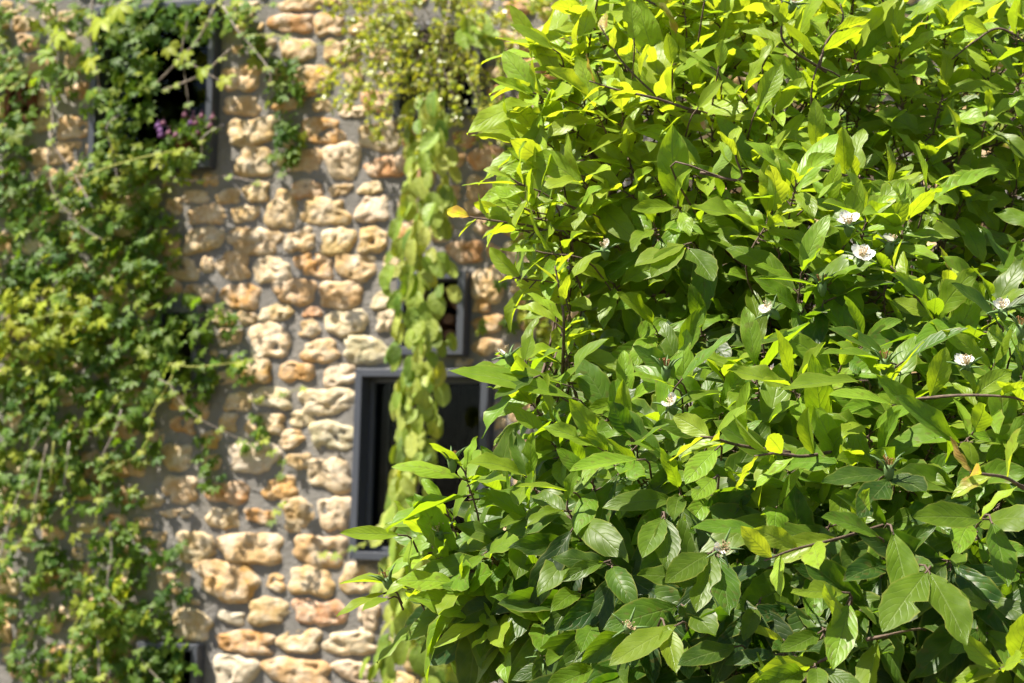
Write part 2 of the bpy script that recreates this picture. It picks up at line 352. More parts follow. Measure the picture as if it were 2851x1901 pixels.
def frame_bar(p0, p1, q0, q1, y0, y1, parent, mat):
    """a mitred bar: outer edge p0-p1, inner edge q0-q1 (x, z), from depth y0 to y1"""
    P = [(p0[0], y0, p0[1]), (p1[0], y0, p1[1]), (q1[0], y0, q1[1]), (q0[0], y0, q0[1])]
    P += [(x, y1, z) for x, y, z in P]
    o = mesh_obj('frame_bar', P, [(0, 1, 2, 3), (7, 6, 5, 4), (0, 4, 5, 1), (1, 5, 6, 2), (2, 6, 7, 3), (3, 7, 4, 0)], mat, parent, smooth=False)
    bm = o.modifiers.new('edge', 'BEVEL'); bm.width = 0.004; bm.segments = 2
    return o
for k, (a, b, c, d) in WR.items():
    w = empty('window', ((a + b) / 2, GY, c), wall)
    g_, t_, proud = 0.003, 0.045 if k in ('big', 'logs') else 0.042, -0.075
    A, B, C, D = a + g_, b - g_, c + g_, d - g_
    o_ = [(A, C), (B, C), (B, D), (A, D)]; i_ = [(A + t_, C + t_), (B - t_, C + t_), (B - t_, D - t_), (A + t_, D - t_)]
    for n in range(4): frame_bar(o_[n], o_[(n+1) % 4], i_[n], i_[(n+1) % 4], GY + proud, GY + 0.12, w, M['frame'])
    if k not in ('logs', 'hidden'):
        # inner rebate and pane
        t2 = 0.028; j_ = [(A + t_ + t2, C + t_ + t2), (B - t_ - t2, C + t_ + t2), (B - t_ - t2, D - t_ - t2), (A + t_ + t2, D - t_ - t2)]
        if k == 'big':
            for n in range(4): frame_bar(i_[n], i_[(n+1) % 4], j_[n], j_[(n+1) % 4], GY + 0.02, GY + 0.09, w, M['frame'])
        pm = MB(); pm.box((A + t_ - .01, GY + 0.050, C + t_ - .01), (B - t_ + .01, GY + 0.056, D - t_ + .01)); pm.build('pane', M['glass'], w)
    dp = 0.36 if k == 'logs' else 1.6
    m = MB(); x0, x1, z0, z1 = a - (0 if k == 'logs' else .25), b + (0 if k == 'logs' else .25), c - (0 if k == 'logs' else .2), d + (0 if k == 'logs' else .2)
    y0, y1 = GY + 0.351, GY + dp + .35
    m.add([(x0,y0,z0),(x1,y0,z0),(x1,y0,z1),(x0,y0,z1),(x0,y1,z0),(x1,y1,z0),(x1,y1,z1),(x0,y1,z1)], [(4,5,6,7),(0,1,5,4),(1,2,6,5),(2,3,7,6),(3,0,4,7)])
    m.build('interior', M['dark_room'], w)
    if k == 'big':
        m = MB(); xc, _ = wx(1054, 1200); m.tube([(xc, GY + 0.11, c + 0.06), (xc + .004, GY + 0.11, d - 0.06)], 0.0035, 6); m.build('blind_cord', M['cord'], w)
    if k in ('big', 'creeper'):
        xa = wx(1238 if k == 'big' else 525, 300)[0]; xb = b - 0.07; n = 60; zz = (c + .03, d - .03); P = []; Q = []
        for i in range(n):
            x = xa + (xb - xa) * i / (n - 1); y = GY + 0.30 + 0.03 * math.sin(i * 0.9) + 0.012 * math.sin(i * 2.1)
            P += [(x, y, zz[0]), (x, y, zz[1])]
        for i in range(n - 1): Q.append((2*i, 2*i+2, 2*i+3, 2*i+1))
        cu = mesh_obj('curtain', P, Q, M['curtain'], w); sm = cu.modifiers.new('cloth', 'SOLIDIFY'); sm.thickness = 0.004

# stones: (zoom origin x, y, zoom factor) and rows of (cx, cy, w, h[, kind]) measured on the photograph; kinds: w white, r red, g grey, o ochre, d brown
ST = []
def stones(ox, oy, k, rows):
    for s_ in rows:
        kind = s_[4] if len(s_) > 4 else ''
        ST.append([ox + s_[0] / k, oy + s_[1] / k, s_[2] / k, s_[3] / k, kind])
stones(600, 0, 2.24, [(535,25,300,95),(735,5,150,70,'o'),(1070,20,200,80,'w'),(1275,0,110,70),(470,145,290,130,'r'),(705,150,200,150,'o'),(930,155,200,120),(520,310,240,155),(780,320,230,170),
 (300,270,150,100,'d'),(165,480,245,190),(612,492,295,190,'o'),(395,480,130,120,'d'),(862,470,120,120),(172,660,250,130),(450,650,220,85,'r'),(675,665,140,82),(850,692,190,90),(1000,630,220,140,'r'),
 (220,825,360,180),(665,815,310,172,'o'),(1030,850,290,190),(235,1010,260,192),(525,1000,300,160),(805,1000,250,232,'w'),(1060,1042,260,150,'r'),(1490,1000,130,140),(1705,990,240,190,'r'),
 (40,1097,190,40,'d'),(80,1225,160,112),(255,1198,190,130),(565,1180,240,122,'r'),(775,1185,150,84),(970,1175,190,85),(1660,1170,220,150),(1480,1200,110,110),(185,1335,170,122),(410,1310,215,240),(690,1320,310,190),
 (985,1310,240,172,'w'),(1640,1295,210,100),(1410,1330,100,84),(1750,460,130,100),(1745,590,120,120,'r'),(1560,860,170,110,'r')])
stones(600, 600, 2.24, [(235,165,330,210),(530,160,220,150),(758,158,235,185),(985,145,200,172),(1560,222,225,160,'r'),(1742,225,110,92,'o'),(1500,322,100,40),(110,312,240,190),(355,340,250,190,'w'),(617,305,272,152,'o'),
 (882,320,260,190),(1095,315,130,140),(1700,425,215,255),(160,505,245,192,'o'),(490,470,265,190),(792,490,312,180),(1050,530,160,130,'w'),(60,628,150,112),(195,638,132,86),(385,605,230,120,'d'),(603,602,120,72,'r'),
 (808,670,272,190,'w'),(1065,655,145,140,'w'),(1655,557,130,102,'o'),(585,708,150,112,'d'),(343,782,298,238,'w'),(90,760,150,125,'d'),(1700,677,200,122,'o'),(648,850,270,150),(930,840,290,205,'w'),(1710,820,220,135),
 (250,960,200,205,'o'),(500,977,232,142,'o'),(785,992,262,142,'w'),(1550,920,130,60),(358,1132,240,148,'w'),(695,1160,392,165,'w'),(140,1165,170,140,'d'),(312,1302,272,140,'d'),(535,1270,172,102,'w'),(80,1290,130,120,'d'),
 (475,1390,180,122),(735,1370,312,210,'w'),(1755,1215,100,120),(1775,1315,90,110),(1785,1440,120,140)])
stones(600, 1200, 2.236, [(245,162,312,225,'g'),(525,185,190,100),(710,265,312,210,'w'),(75,385,290,142,'r'),(400,360,222,160,'o'),(280,530,200,100,'o'),(515,520,222,240),(758,513,240,240,'w'),(230,722,402,232),
 (658,740,385,200),(70,930,420,262,'o'),(380,945,122,122),(605,930,322,200),(910,922,270,222),(100,1160,172,92,'g'),(325,1120,262,190),(645,1130,352,190,'r'),(950,1160,150,200,'w'),(1105,1150,90,125,'w'),
 (190,1310,372,152,'o'),(525,1312,272,170),(848,1320,340,160,'w'),(1085,1330,90,105,'w'),(130,1490,285,225,'g'),(505,1495,430,200),(872,1500,275,142,'w'),(1500,1560,330,190,'g')])
stones(0, 1200, 2.236, [(1105,160,212,170),(1130,360,222,200),(950,435,140,92),(1110,510,200,60),(1395,545,205,150),(1325,190,125,110,'d'),(970,672,155,100),(1210,722,260,200),(975,800,130,130),(1085,942,240,130),(1010,1042,90,60,'g'),
 (1180,1205,282,215),(885,572,150,62,'d'),(50,940,140,160),(40,1120,150,120),(520,370,190,130,'o'),(560,602,182,72),(572,702,120,82),(480,760,92,82,'d'),(330,1195,122,150),(430,1130,120,100,'d'),(60,1390,100,100),(520,860,130,90,'d'),
 (340,1352,150,62,'o'),(900,1210,112,120),(150,1250,100,120,'d'),(180,700,150,110,'d'),(330,640,140,110,'d'),(160,1500,190,130,'d'),(330,1480,150,120,'d'),(220,520,150,130,'d')])
stones(0, 0, 2.24, [(160,150,172,102),(460,800,232,150,'o'),(340,962,352,142),(555,925,44,110),(300,1110,202,142),(495,1072,142,142),(280,1382,192,150),(1215,1225,190,90,'d'),(1300,1335,270,130),(1270,1490,260,180),(1170,1120,150,60,'d'),(1090,1285,112,115,'d'),(1020,1530,212,122),(255,1545,272,115,'g'),(480,565,165,100,'r'),
 (1545,60,160,100,'d'),(80,50,150,90,'d'),(180,270,160,110,'d'),(410,250,150,120,'d'),(430,110,150,100,'d'),(470,400,140,130,'d'),(60,820,120,130,'d'),(90,1050,130,120,'d'),(100,1300,140,130,'d'),(250,1250,200,90,'d'),(600,1200,240,110,'o'),(860,1250,220,120,'d'),
 (560,1360,220,130,'d'),(800,1420,200,140,'d'),(700,1560,200,110,'d')])
stones(0, 600, 2.24, [(1110,340,290,142),(1250,492,205,152),(1060,445,135,112),(1420,762,205,130,'d'),(1130,1162,152,102,'o'),(1140,1302,160,122,'o'),(270,350,202,82,'d'),(700,340,260,130,'d'),(100,500,200,140,'d'),(380,500,240,140,'d'),(700,520,260,150,'d'),
 (150,700,240,150,'d'),(500,700,260,150,'d'),(850,760,220,130,'d'),(120,900,220,150,'d'),(400,900,260,160,'d'),(700,940,240,150,'d'),(150,1100,240,150,'d'),(450,1120,260,150,'d'),(800,1130,260,140,'d'),(130,1300,220,150,'d'),(420,1330,240,150,'d'),(760,1330,260,150,'d')])

COLS = {'': (0.42, 0.28, 0.125), 'o': (0.40, 0.225, 0.07), 'w': (0.51, 0.40, 0.25), 'r': (0.44, 0.225, 0.095), 'g': (0.47, 0.395, 0.285), 'd': (0.40, 0.27, 0.13)}
placed = []                                                  # (x, z, w/2, h/2) in metres
def fits(x, z, hw, hh, pad=0.02, slack=0.82):
    for a, b, c, d in WR.values():
        if a - hw - pad < x < b + hw + pad and c - hh - pad < z < d + hh + pad: return False
    for (X, Z, W_, H_) in placed:
        if abs(x - X) < (hw + W_) * slack + pad and abs(z - Z) < (hh + H_) * slack + pad:
            dx = abs(x - X) / (hw + W_ + pad); dz = abs(z - Z) / (hh + H_ + pad)
            if dx ** 2.6 + dz ** 2.6 < 1.0: return False
    return True
todo = []
for (px, py, pw, ph, kd) in ST:
    x, z = wx(px, py); hw, hh = (wx(px + pw / 2, py)[0] - wx(px - pw / 2, py)[0]) / 2, (wx(px, py - ph / 2)[1] - wx(px, py + ph / 2)[1]) / 2
    # keep clear of the openings: trim the side that meets a frame
    ok = True
    for a, b, c, d in WR.values():
        if a < x < b and c < z < d: ok = False
        elif c < z < d:
            if x <= a and x + hw > a: e = x + hw - a + .004; x -= e / 2; hw -= e / 2
            if x >= b and x - hw < b: e = b - x + hw + .004; x += e / 2; hw -= e / 2
        elif a < x < b:
            if z >= d and z - hh < d: e = d - z + hh + .004; z += e / 2; hh -= e / 2
            if z <= c and z + hh > c: e = z + hh - c + .004; z -= e / 2; hh -= e / 2
    if not ok or hw < 0.02 or hh < 0.02: continue
    if not fits(x, z, hw, hh, 0.0, 0.7) and kd == 'd': continue
    placed.append((x, z, hw, hh)); todo.append((x, z, hw, hh, kd))
n_listed = len(todo)
# the rest of the wall in rough courses
zc = 0.12
while zc < Z1 - 0.12:
    x = X0 + 0.12 + rng.uniform(0, .1)
    while x < X1 - 0.15:
        hw = rng.uniform(0.08, 0.16); hh = rng.uniform(0.062, 0.10)
        for _ in range(3):
            zz = zc + rng.uniform(-.03, .03)
            if fits(x + hw, zz, hw, hh, 0.006, 0.9):
                placed.append((x + hw, zz, hw, hh)); todo.append((x + hw, zz, hw, hh, rng.choice(['', '', 'o', 'w', 'r', 'd']))); break
            hw *= 0.75; hh *= 0.8
        x += hw * 2 + 0.012
    zc += 0.168
for k_ in range(9000):                                        # fillers in the joints, larger ones first
    px, py = (rng.uniform(330, 1520) if k_ % 3 else rng.uniform(1500, 2900)), rng.uniform(-40, 1930); x, z = wx(px, py); hw = rng.uniform(.075, .12) if k_ < 3000 else rng.uniform(.028, .06); hh = hw * rng.uniform(.6, .95)
    if fits(x, z, hw, hh, 0.016, 0.95): placed.append((x, z, hw, hh)); todo.append((x, z, hw, hh, rng.choice(['', 'o', 'd', 'g'])))
def stone_mesh(x, z, hw, hh, seed, nt=40, nr=10):
    r_ = np.random.default_rng(seed); ex = r_.uniform(2.6, 4.2); H = min(hw, hh) * r_.uniform(0.14, 0.24) + 0.014; tilt = r_.uniform(-.10, .10)
    th = np.linspace(0, 2 * math.pi, nt, endpoint=False)
    c_, s_ = np.cos(th), np.sin(th); rr = (np.abs(c_) ** ex + np.abs(s_) ** ex) ** (-1 / ex)
    ph = r_.uniform(0, 6.28, 5); lump = -0.045 + sum(a * np.sin(n * th + p) for n, a, p in zip((1, 2, 3, 5, 7), (.05, .09, .085, .06, .035), ph))
    rr = rr * (1 + lump); V = []; so = Vector(r_.uniform(-50, 50, 3))
    gx, gz = r_.uniform(-.35, .35, 2)
    for i in range(nr + 1):
        q = (i / nr); rho = 1 - (1 - q) ** 1.0
        for j in range(nt):
            ux, uz = rr[j] * c_[j] * rho, rr[j] * s_[j] * rho
            dome = H * max(0.0, 1 - rho ** 7) ** 0.5 * (1 + gx * ux + gz * uz)
            p = Vector((ux * hw, 0, uz * hh)); e = mnoise.noise(p * 12 + so) * 0.009 + mnoise.noise(p * 32 + so) * 0.008
            pitv = mnoise.noise(p * 22 - so); pit = -0.06 * max(0, pitv - 0.26)
            k = 1 - rho ** 6
            lx = ux * hw + mnoise.noise(p * 25 + so * 2) * 0.010 * rho; lz = uz * hh + mnoise.noise(p * 25 - so * 3) * 0.010 * rho
            V.append((x + lx - tilt * lz, GY + 0.008 - dome - (e + pit) * k, z + lz + tilt * lx))
    F = [(i*nt+j, i*nt+(j+1) % nt, (i+1)*nt+(j+1) % nt, (i+1)*nt+j) for i in range(nr) for j in range(nt)]
    return np.array(V), np.array(F)
def in_view_score(x, z, hw, hh):
    px, py = to_px_wall(np.array((x, GY, z)))
    if not (-60 < px < 2900 and -60 < py < 1960): return -1
    return (hw * hh) * (1.0 if px < 1520 else 0.05)
order = sorted(range(len(todo)), key=lambda i: (i >= n_listed, -in_view_score(*todo[i][:4])))
restV, restF, cnt = [], [], 0
for rank, i in enumerate(order):
    x, z, hw, hh, kd = todo[i]; sc_ = in_view_score(x, z, hw, hh)
    if rank < 300 and sc_ > 0:
        V, F = stone_mesh(x, z, hw, hh, 100 + i)
        o = mesh_obj('stone', V, F, M['stone'], wall, origin=(x, GY, z))
        c = np.array(COLS[kd]) * rng.uniform(0.88, 1.12) * (1 + rng.normal(0, .03, 3)); o.color = (*np.clip(c, 0, 1), 1)
    else:
        V, F = stone_mesh(x, z, hw, hh, 100 + i, 18, 4); restV.append(V); restF.append(F + cnt); cnt += len(V)
o = stuff(mesh_obj('stonework', np.vstack(restV), np.vstack(restF), M['stone'], wall, origin=(0, GY, 0))); o.color = (*COLS[''], 1)

# hollow red brick set in the wall at the left
bx, bz = wx(72, 288); m = MB()
bw, bh, y0, y1 = 0.10, 0.11, GY - 0.07, GY + 0.02
cells = [-bw, -bw*.72, -bw*.16, bw*.16, bw*.72, bw]; rowz = [-bh, -bh*.72, -bh*.14, bh*.14, bh*.72, bh]
for i in range(5):
    for j in range(5):
        if i % 2 == 1 and j % 2 == 1:
            m.box((bx + cells[i] + .001, y1 - .012, bz + rowz[j] + .001), (bx + cells[i+1] - .001, y1, bz + rowz[j+1] - .001)); continue
        m.box((bx + cells[i], y0, bz + rowz[j]), (bx + cells[i+1], y1 - .013, bz + rowz[j+1]))
m.build('hollow_brick', M['brick_red'], wall)

# cut logs stacked behind the small window frame
lr = WR['logs']; LOGS = [(1253, 832, 25, 'largest round log end at the right of the small grey framed niche'), (1192, 826, 18, 'pale log end just above and behind the hanging vine in niche'), (1268, 884, 16, 'small orange log end below the largest log in niche'),
    (1226, 884, 17, 'log end left of the small orange log in niche'), (1266, 925, 17, 'grey log end in the lower right of the niche'), (1222, 800, 10, 'thin stick end in the top of the niche'), (1228, 930, 19, 'log end at the bottom of the niche beside the grey log'), (1180, 900, 20, 'log end at the left of the niche behind the vine'), (1178, 950, 22, 'lowest left log end in the niche')]
for (px, py, pr, lab) in LOGS:
    x, z = wx(px, py); r = pr * PXM; n = 18; V = []; ph = rng.uniform(0, 6.28)
    for (yy, k) in ((GY + 0.34, 1.0), (GY + 0.105, 1.0), (GY + 0.10, 0.94), (GY + 0.102, 0.45)):
        for j in range(n):
            a = 2 * math.pi * j / n; q = r * k * (1 + .05 * math.sin(2 * a + ph) + .03 * math.sin(3 * a + 2 * ph))
            V.append((x + q * math.cos(a), yy, z + q * math.sin(a)))
    F = [(i*n+j, i*n+(j+1) % n, (i+1)*n+(j+1) % n, (i+1)*n+j) for i in range(3) for j in range(n)] + [tuple(range(3*n, 4*n))]
    tag(mesh_obj('log', V, F, M['log'], None, origin=(x, GY + .1, z)), lab, 'log', 'logs stacked in the small niche')

# ------------------------------------------------------------------ leaves
class LeafSet:
    """leaf blades generated together; the ones that show largest become objects of their own"""
    def __init__(s, ns, nw, shape):
        s.ns, s.nw = ns, nw; s.u = np.linspace(0, 1, ns + 1); s.v = np.linspace(-1, 1, 2 * nw + 1)
        s.prof = shape(s.u); c = 2 * nw + 1
        s.F = np.array([(i*c+j, (i+1)*c+j, (i+1)*c+j+1, i*c+j+1) for i in range(ns) for j in range(2*nw)], dtype=np.int32)
        U, Vv = np.meshgrid(s.u, s.v, indexing='ij'); s.uv = np.stack([U.ravel(), Vv.ravel() * .5 + .5], 1)
        s.L = []
    def add(s, base, d, n, length, width, bend=0.5, fold=0.35, twist=0.0, wave=0.0, tone=0.3, rnd=0.5, bites=(), side=0.0, curl=0.0, phase=0.0, show=1.0):
        s.L.append((np.asarray(base, float), np.asarray(d, float), np.asarray(n, float), length, width, bend, fold, twist, wave, tone, rnd, bites, side, curl, phase, show))
    def blade(s, l):
        base, d, n, L, W, bend, fold, twist, wave, tone, rnd, bites, side, curl, ph, show = l
        d = nrm(d); n = n - d * n.dot(d)
        if np.linalg.norm(n) < 1e-4: n = np.array((0, -1, 0.3)) - d * np.array((0, -1, .3)).dot(d)
        n = nrm(n); b = np.cross(n, d)
        u = s.u; ang = bend * (u ** 1.3) ; dx = np.cos(ang); dz = -np.sin(ang); st = 1.0 / s.ns
        mx = np.concatenate([[0], np.cumsum((dx[1:] + dx[:-1]) / 2 * st)]) * L; mz = np.concatenate([[0], np.cumsum((dz[1:] + dz[:-1]) / 2 * st)]) * L
        my = side * L * u ** 2
        w = s.prof * W * .5
        wl = np.stack([w, w], 0)                              # left and right half widths
        for (sd, uc, us, dep) in bites: wl[sd] = wl[sd] * (1 - dep * np.exp(-((u - uc) / us) ** 4))
        vv = s.v[None, :]; half = np.where(vv < 0, wl[0][:, None], wl[1][:, None])
        rg = 1 + 0.05 * np.sin(u * 41 + ph * 3)[:, None] * np.abs(vv) ** 3
        y = vv * half * rg
        tw = twist * u[:, None]; fo = fold * (1 - 0.45 * u[:, None])
        av = np.abs(y)
        z = av * np.sin(fo) - curl * (av ** 2) / (W * .5 + 1e-6) + wave * W * np.sin(u * 15 + ph)[:, None] * (np.abs(vv) ** 1.5) * np.where(vv < 0, 1, np.cos(ph))
        y = y * np.cos(fo)
        y, z = y * np.cos(tw) - z * np.sin(tw), y * np.sin(tw) + z * np.cos(tw)
        # local frame along the bent midrib
        X = mx[:, None] + z * np.sin(ang)[:, None]; Z = mz[:, None] + z * np.cos(ang)[:, None]; Y = y + my[:, None]
        P = base + X[..., None] * d + Y[..., None] * b + Z[..., None] * n
        return P.reshape(-1, 3)
    def blades(s): return [s.blade(l) for l in s.L]

def visible_counts(blades, F, blockers=None, nx=220, ny=147):
    k = len(blades[0]); V = np.vstack(blades); m = len(F)
    Fa = (F[None] + (np.arange(len(blades)) * k)[:, None, None]).reshape(-1, 4)
    bvh = BVHTree.FromPolygons(V.tolist(), Fa.tolist()); cnt = np.zeros(len(blades), int); o = Vector(CAMP)
    gx, gy = np.meshgrid(((np.arange(nx) + .5) / nx * 2851 - 1425.5) / FPX, -((np.arange(ny) + .5) / ny * 1901 - 950.5) / FPX)
    far = V[0][1] > 8; o = Vector(CAML if far else CAMP)
    D = np.stack([gx.ravel(), gy.ravel(), -np.ones(gx.size)], 1) @ (ROTL if far else ROT).T
    for d in D.tolist():
        h = bvh.ray_cast(o, d)
        if h[2] is not None: cnt[h[2] // m] += 1
    return cnt
def emit(ls, parent, mat, keep, name='leaf', rest='foliage', group_fn=None, units=None):
    """units: list of lists of blade indices that make one leaf (leaflets); default one blade per leaf"""
    bl = ls.blades(); cnt = visible_counts(bl, ls.F); k = len(bl[0])
    units = units or [[i] for i in range(len(bl))]
    sc_ = np.array([cnt[u].sum() for u in units]); order = np.argsort(-sc_); own = [i for i in order[:keep] if sc_[i] > 0]; ownset = set(own)
    for i in own:
        u = units[i]; V = np.vstack([bl[q] for q in u]); F = np.vstack([ls.F + j * k for j in range(len(u))]); uv = np.vstack([ls.uv] * len(u))
        o = mesh_obj(name, V, F, mat, parent, origin=bl[u[0]][ls.nw], uv=uv)
        o['tone'] = float(ls.L[u[0]][9]); o['rnd'] = float(ls.L[u[0]][10])
    others = [q for i, u in enumerate(units) if i not in ownset for q in u]
    if others:
        V = np.vstack([bl[q] for q in others]); F = (ls.F[None] + (np.arange(len(others)) * k)[:, None, None]).reshape(-1, 4); uv = np.tile(ls.uv, (len(others), 1))
        tone = np.repeat([ls.L[q][9] for q in others], k); rn = np.repeat([ls.L[q][10] for q in others], k)
        stuff(mesh_obj(rest, V, F, mat, parent, origin=world_loc(parent)[:], uv=uv, attrs={'tone': tone, 'rnd': rn}))
    return cnt

# ------------------------------------------------------------------ medlar tree (foreground)
TREE_BASE = (0.62, 3.55, 0.0)
tree = empty('medlar_tree', TREE_BASE); tag(tree, 'dense leafy medlar tree with large green leaves and white blossoms in the foreground', 'tree')
# crown surface: photo px -> depth, hanging of the leaves, tone (youth, with shade and sun glow painted in), leaf length, and the way the shoots point (x, z)
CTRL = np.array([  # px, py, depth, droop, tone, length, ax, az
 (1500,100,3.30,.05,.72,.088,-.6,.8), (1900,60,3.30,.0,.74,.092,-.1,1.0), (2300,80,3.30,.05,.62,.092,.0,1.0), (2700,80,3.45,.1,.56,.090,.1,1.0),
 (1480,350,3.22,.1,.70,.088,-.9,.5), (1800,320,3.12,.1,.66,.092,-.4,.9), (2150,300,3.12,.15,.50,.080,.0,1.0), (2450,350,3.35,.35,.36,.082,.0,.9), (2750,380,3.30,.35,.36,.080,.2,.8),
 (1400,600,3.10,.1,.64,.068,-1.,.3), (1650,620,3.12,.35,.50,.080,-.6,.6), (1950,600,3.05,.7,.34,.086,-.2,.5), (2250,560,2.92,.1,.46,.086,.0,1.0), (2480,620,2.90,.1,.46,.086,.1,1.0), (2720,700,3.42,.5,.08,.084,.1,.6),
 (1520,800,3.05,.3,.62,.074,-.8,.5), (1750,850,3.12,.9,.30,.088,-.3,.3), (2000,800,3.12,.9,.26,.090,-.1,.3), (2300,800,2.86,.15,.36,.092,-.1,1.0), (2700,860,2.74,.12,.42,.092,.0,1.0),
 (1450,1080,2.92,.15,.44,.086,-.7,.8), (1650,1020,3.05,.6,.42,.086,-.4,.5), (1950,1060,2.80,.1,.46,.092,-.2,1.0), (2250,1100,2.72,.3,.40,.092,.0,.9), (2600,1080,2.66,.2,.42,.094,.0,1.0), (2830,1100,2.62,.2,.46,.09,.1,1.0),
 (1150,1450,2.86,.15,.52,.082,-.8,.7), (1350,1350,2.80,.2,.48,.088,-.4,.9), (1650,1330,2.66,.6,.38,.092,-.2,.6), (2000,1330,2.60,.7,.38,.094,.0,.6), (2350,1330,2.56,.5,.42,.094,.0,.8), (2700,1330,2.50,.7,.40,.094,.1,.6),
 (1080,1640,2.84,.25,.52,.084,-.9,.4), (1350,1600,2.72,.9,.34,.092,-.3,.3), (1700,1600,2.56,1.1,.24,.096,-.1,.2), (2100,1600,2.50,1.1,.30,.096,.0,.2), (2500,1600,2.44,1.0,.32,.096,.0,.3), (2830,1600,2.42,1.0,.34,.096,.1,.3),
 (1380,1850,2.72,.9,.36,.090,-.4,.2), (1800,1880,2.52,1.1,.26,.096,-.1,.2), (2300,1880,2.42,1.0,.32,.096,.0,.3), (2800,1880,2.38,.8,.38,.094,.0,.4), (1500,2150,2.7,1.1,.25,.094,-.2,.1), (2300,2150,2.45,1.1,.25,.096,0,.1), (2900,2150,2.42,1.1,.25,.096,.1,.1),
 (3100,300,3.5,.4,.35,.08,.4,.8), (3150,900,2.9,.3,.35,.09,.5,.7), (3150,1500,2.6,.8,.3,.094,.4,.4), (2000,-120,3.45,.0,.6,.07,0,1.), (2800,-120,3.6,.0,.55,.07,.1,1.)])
def field(px, py):
    d2 = ((CTRL[:, 0] - px) / 1.0) ** 2 + ((CTRL[:, 1] - py) / 0.85) ** 2; w = 1.0 / (d2 + 60.0 ** 2) ** 1.6; w /= w.sum()
    r = w @ CTRL[:, 2:]
    r[2] -= 0.25 * min(1, max(0, (py - 1150) / 350)) * min(1, max(0, (px - 1150) / 300)) + 0.12 * math.exp(-((px - 1850) / 330) ** 2 - ((py - 880) / 170) ** 2)  # shade of the lower crown and mid-left hollow painted into the leaf tone
    r[3] *= 1.0 + 0.08 * min(1, max(0, (800 - py) / 300)) + 0.08 * min(1, max(0, (py - 1150) / 300))
    r[2] += 0.14 * min(1, max(0, (900 - py) / 400)) + 0.05 * min(1, max(0, (1900 - px) / 300)) + 0.05 * min(1, max(0, (1500 - px) / 200)); return r  # sunlit glow of the top and left edge painted into the leaf tone
EDGE = [(1700,-120),(1620,30),(1450,80),(1470,170),(1400,225),(1450,270),(1430,340),(1460,410),(1440,440),(1470,520),(1430,570),(1350,600),(1400,640),(1460,690),(1520,740),(1490,790),(1520,850),(1600,900),(1590,960),(1600,1020),
        (1500,1000),(1430,1050),(1440,1120),(1500,1180),(1470,1250),(1400,1300),(1310,1345),(1260,1390),(1210,1460),(1190,1510),(1210,1560),(1200,1620),(1220,1670),(1340,1690),(1430,1740),(1500,1800),(1560,1870),(1600,1950),(1690,2200),(3200,2200),(3200,-120)]
EX = np.array(EDGE, float)
def in_poly(x, y):
    c = False; j = len(EX) - 1
    for i in range(len(EX)):
        if (EX[i, 1] > y) != (EX[j, 1] > y) and x < (EX[j, 0] - EX[i, 0]) * (y - EX[i, 1]) / (EX[j, 1] - EX[i, 1]) + EX[i, 0]: c = not c
        j = i
    return c
obov = lambda u: np.clip((np.clip(u - 0.03, 0, 1) ** 0.85) * (1.0 - u) ** 0.84 / 0.305 * (1 + .12 * np.sin(u * 3.1)) / 1.12, 0.024, None) * np.where(u > 0.999, 0.15, 1)
ML = LeafSet(12, 2, obov)
TW = MB()                                                     # twigs
def rand_bites():
    if rng.random() > 0.30: return ()
    return [(int(rng.integers(0, 2)), rng.uniform(.3, .95), rng.uniform(.04, .14), rng.uniform(.35, .95)) for _ in range(int(rng.integers(1, 3)))]
def shoot(C, axis, n, length, droop, tone, out, th0=28, th1=100, stem=0.05, ax_len=0.035):
    """a twig end with n leaves in a spiral; C its tip"""
    a = nrm(axis); e1 = nrm(np.cross(a, (0.3, 0.9, 0.2))); e2 = np.cross(a, e1); ph0 = rng.uniform(0, 6.28)
    for i in range(n):
        f = i / max(1, n - 1)                                  # 0 youngest ... 1 oldest
        th = R(th0 + (th1 - th0) * f + rng.normal(0, 6)); ps = ph0 + i * 2.39996 + rng.normal(0, .15)
        d = math.cos(th) * a + math.sin(th) * (e1 * math.cos(ps) + e2 * math.sin(ps))
        d = nrm(d + droop * np.array((0, 0, -1.0)) * (0.55 + 0.6 * f) + 0.18 * out)
        n_ = a * 0.9 + np.array((0, 0, .35)) + out * (0.28 + 0.8 * droop) + rng.normal(0, .14, 3)
        L = rng.choice([.72, .95, 1.05, 1.15]) * length * (0.60 + 0.45 * min(1, .25 + f)) * rng.uniform(.82, 1.15)
        base = C - a * ax_len * (0.15 + f) + d * 0.006
        ML.add(base, d, n_, L, L * rng.uniform(.33, .44), bend=rng.uniform(.15, .95), fold=rng.uniform(.18, .72), twist=rng.normal(0, .28), wave=rng.uniform(.02, .12), curl=rng.normal(.08, .16), tone=float(np.clip(tone + (0.5 - f) * .30 + rng.normal(0, .07), 0, .84)),
               rnd=rng.random(), bites=rand_bites(), side=rng.normal(0, .07), phase=rng.uniform(0, 6.28))
        TW.tube([base - d * 0.010, base + d * 0.004], [0.0013, 0.0010], 4, False)
    return C - a * ax_len
ENDS = []                                                     # (point, axis) to be joined to the limbs
def place(px, py, dd=0.0, n=None, k=1.0, edge=False, axis=None, **kw):
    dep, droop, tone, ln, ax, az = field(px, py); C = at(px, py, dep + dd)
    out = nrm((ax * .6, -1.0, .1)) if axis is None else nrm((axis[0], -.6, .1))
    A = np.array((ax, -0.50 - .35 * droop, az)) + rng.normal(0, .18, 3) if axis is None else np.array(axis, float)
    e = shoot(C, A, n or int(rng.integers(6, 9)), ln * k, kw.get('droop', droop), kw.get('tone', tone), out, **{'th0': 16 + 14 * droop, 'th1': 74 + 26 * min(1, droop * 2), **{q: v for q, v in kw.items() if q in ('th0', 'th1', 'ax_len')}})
    ENDS.append((e, nrm(A))); return C
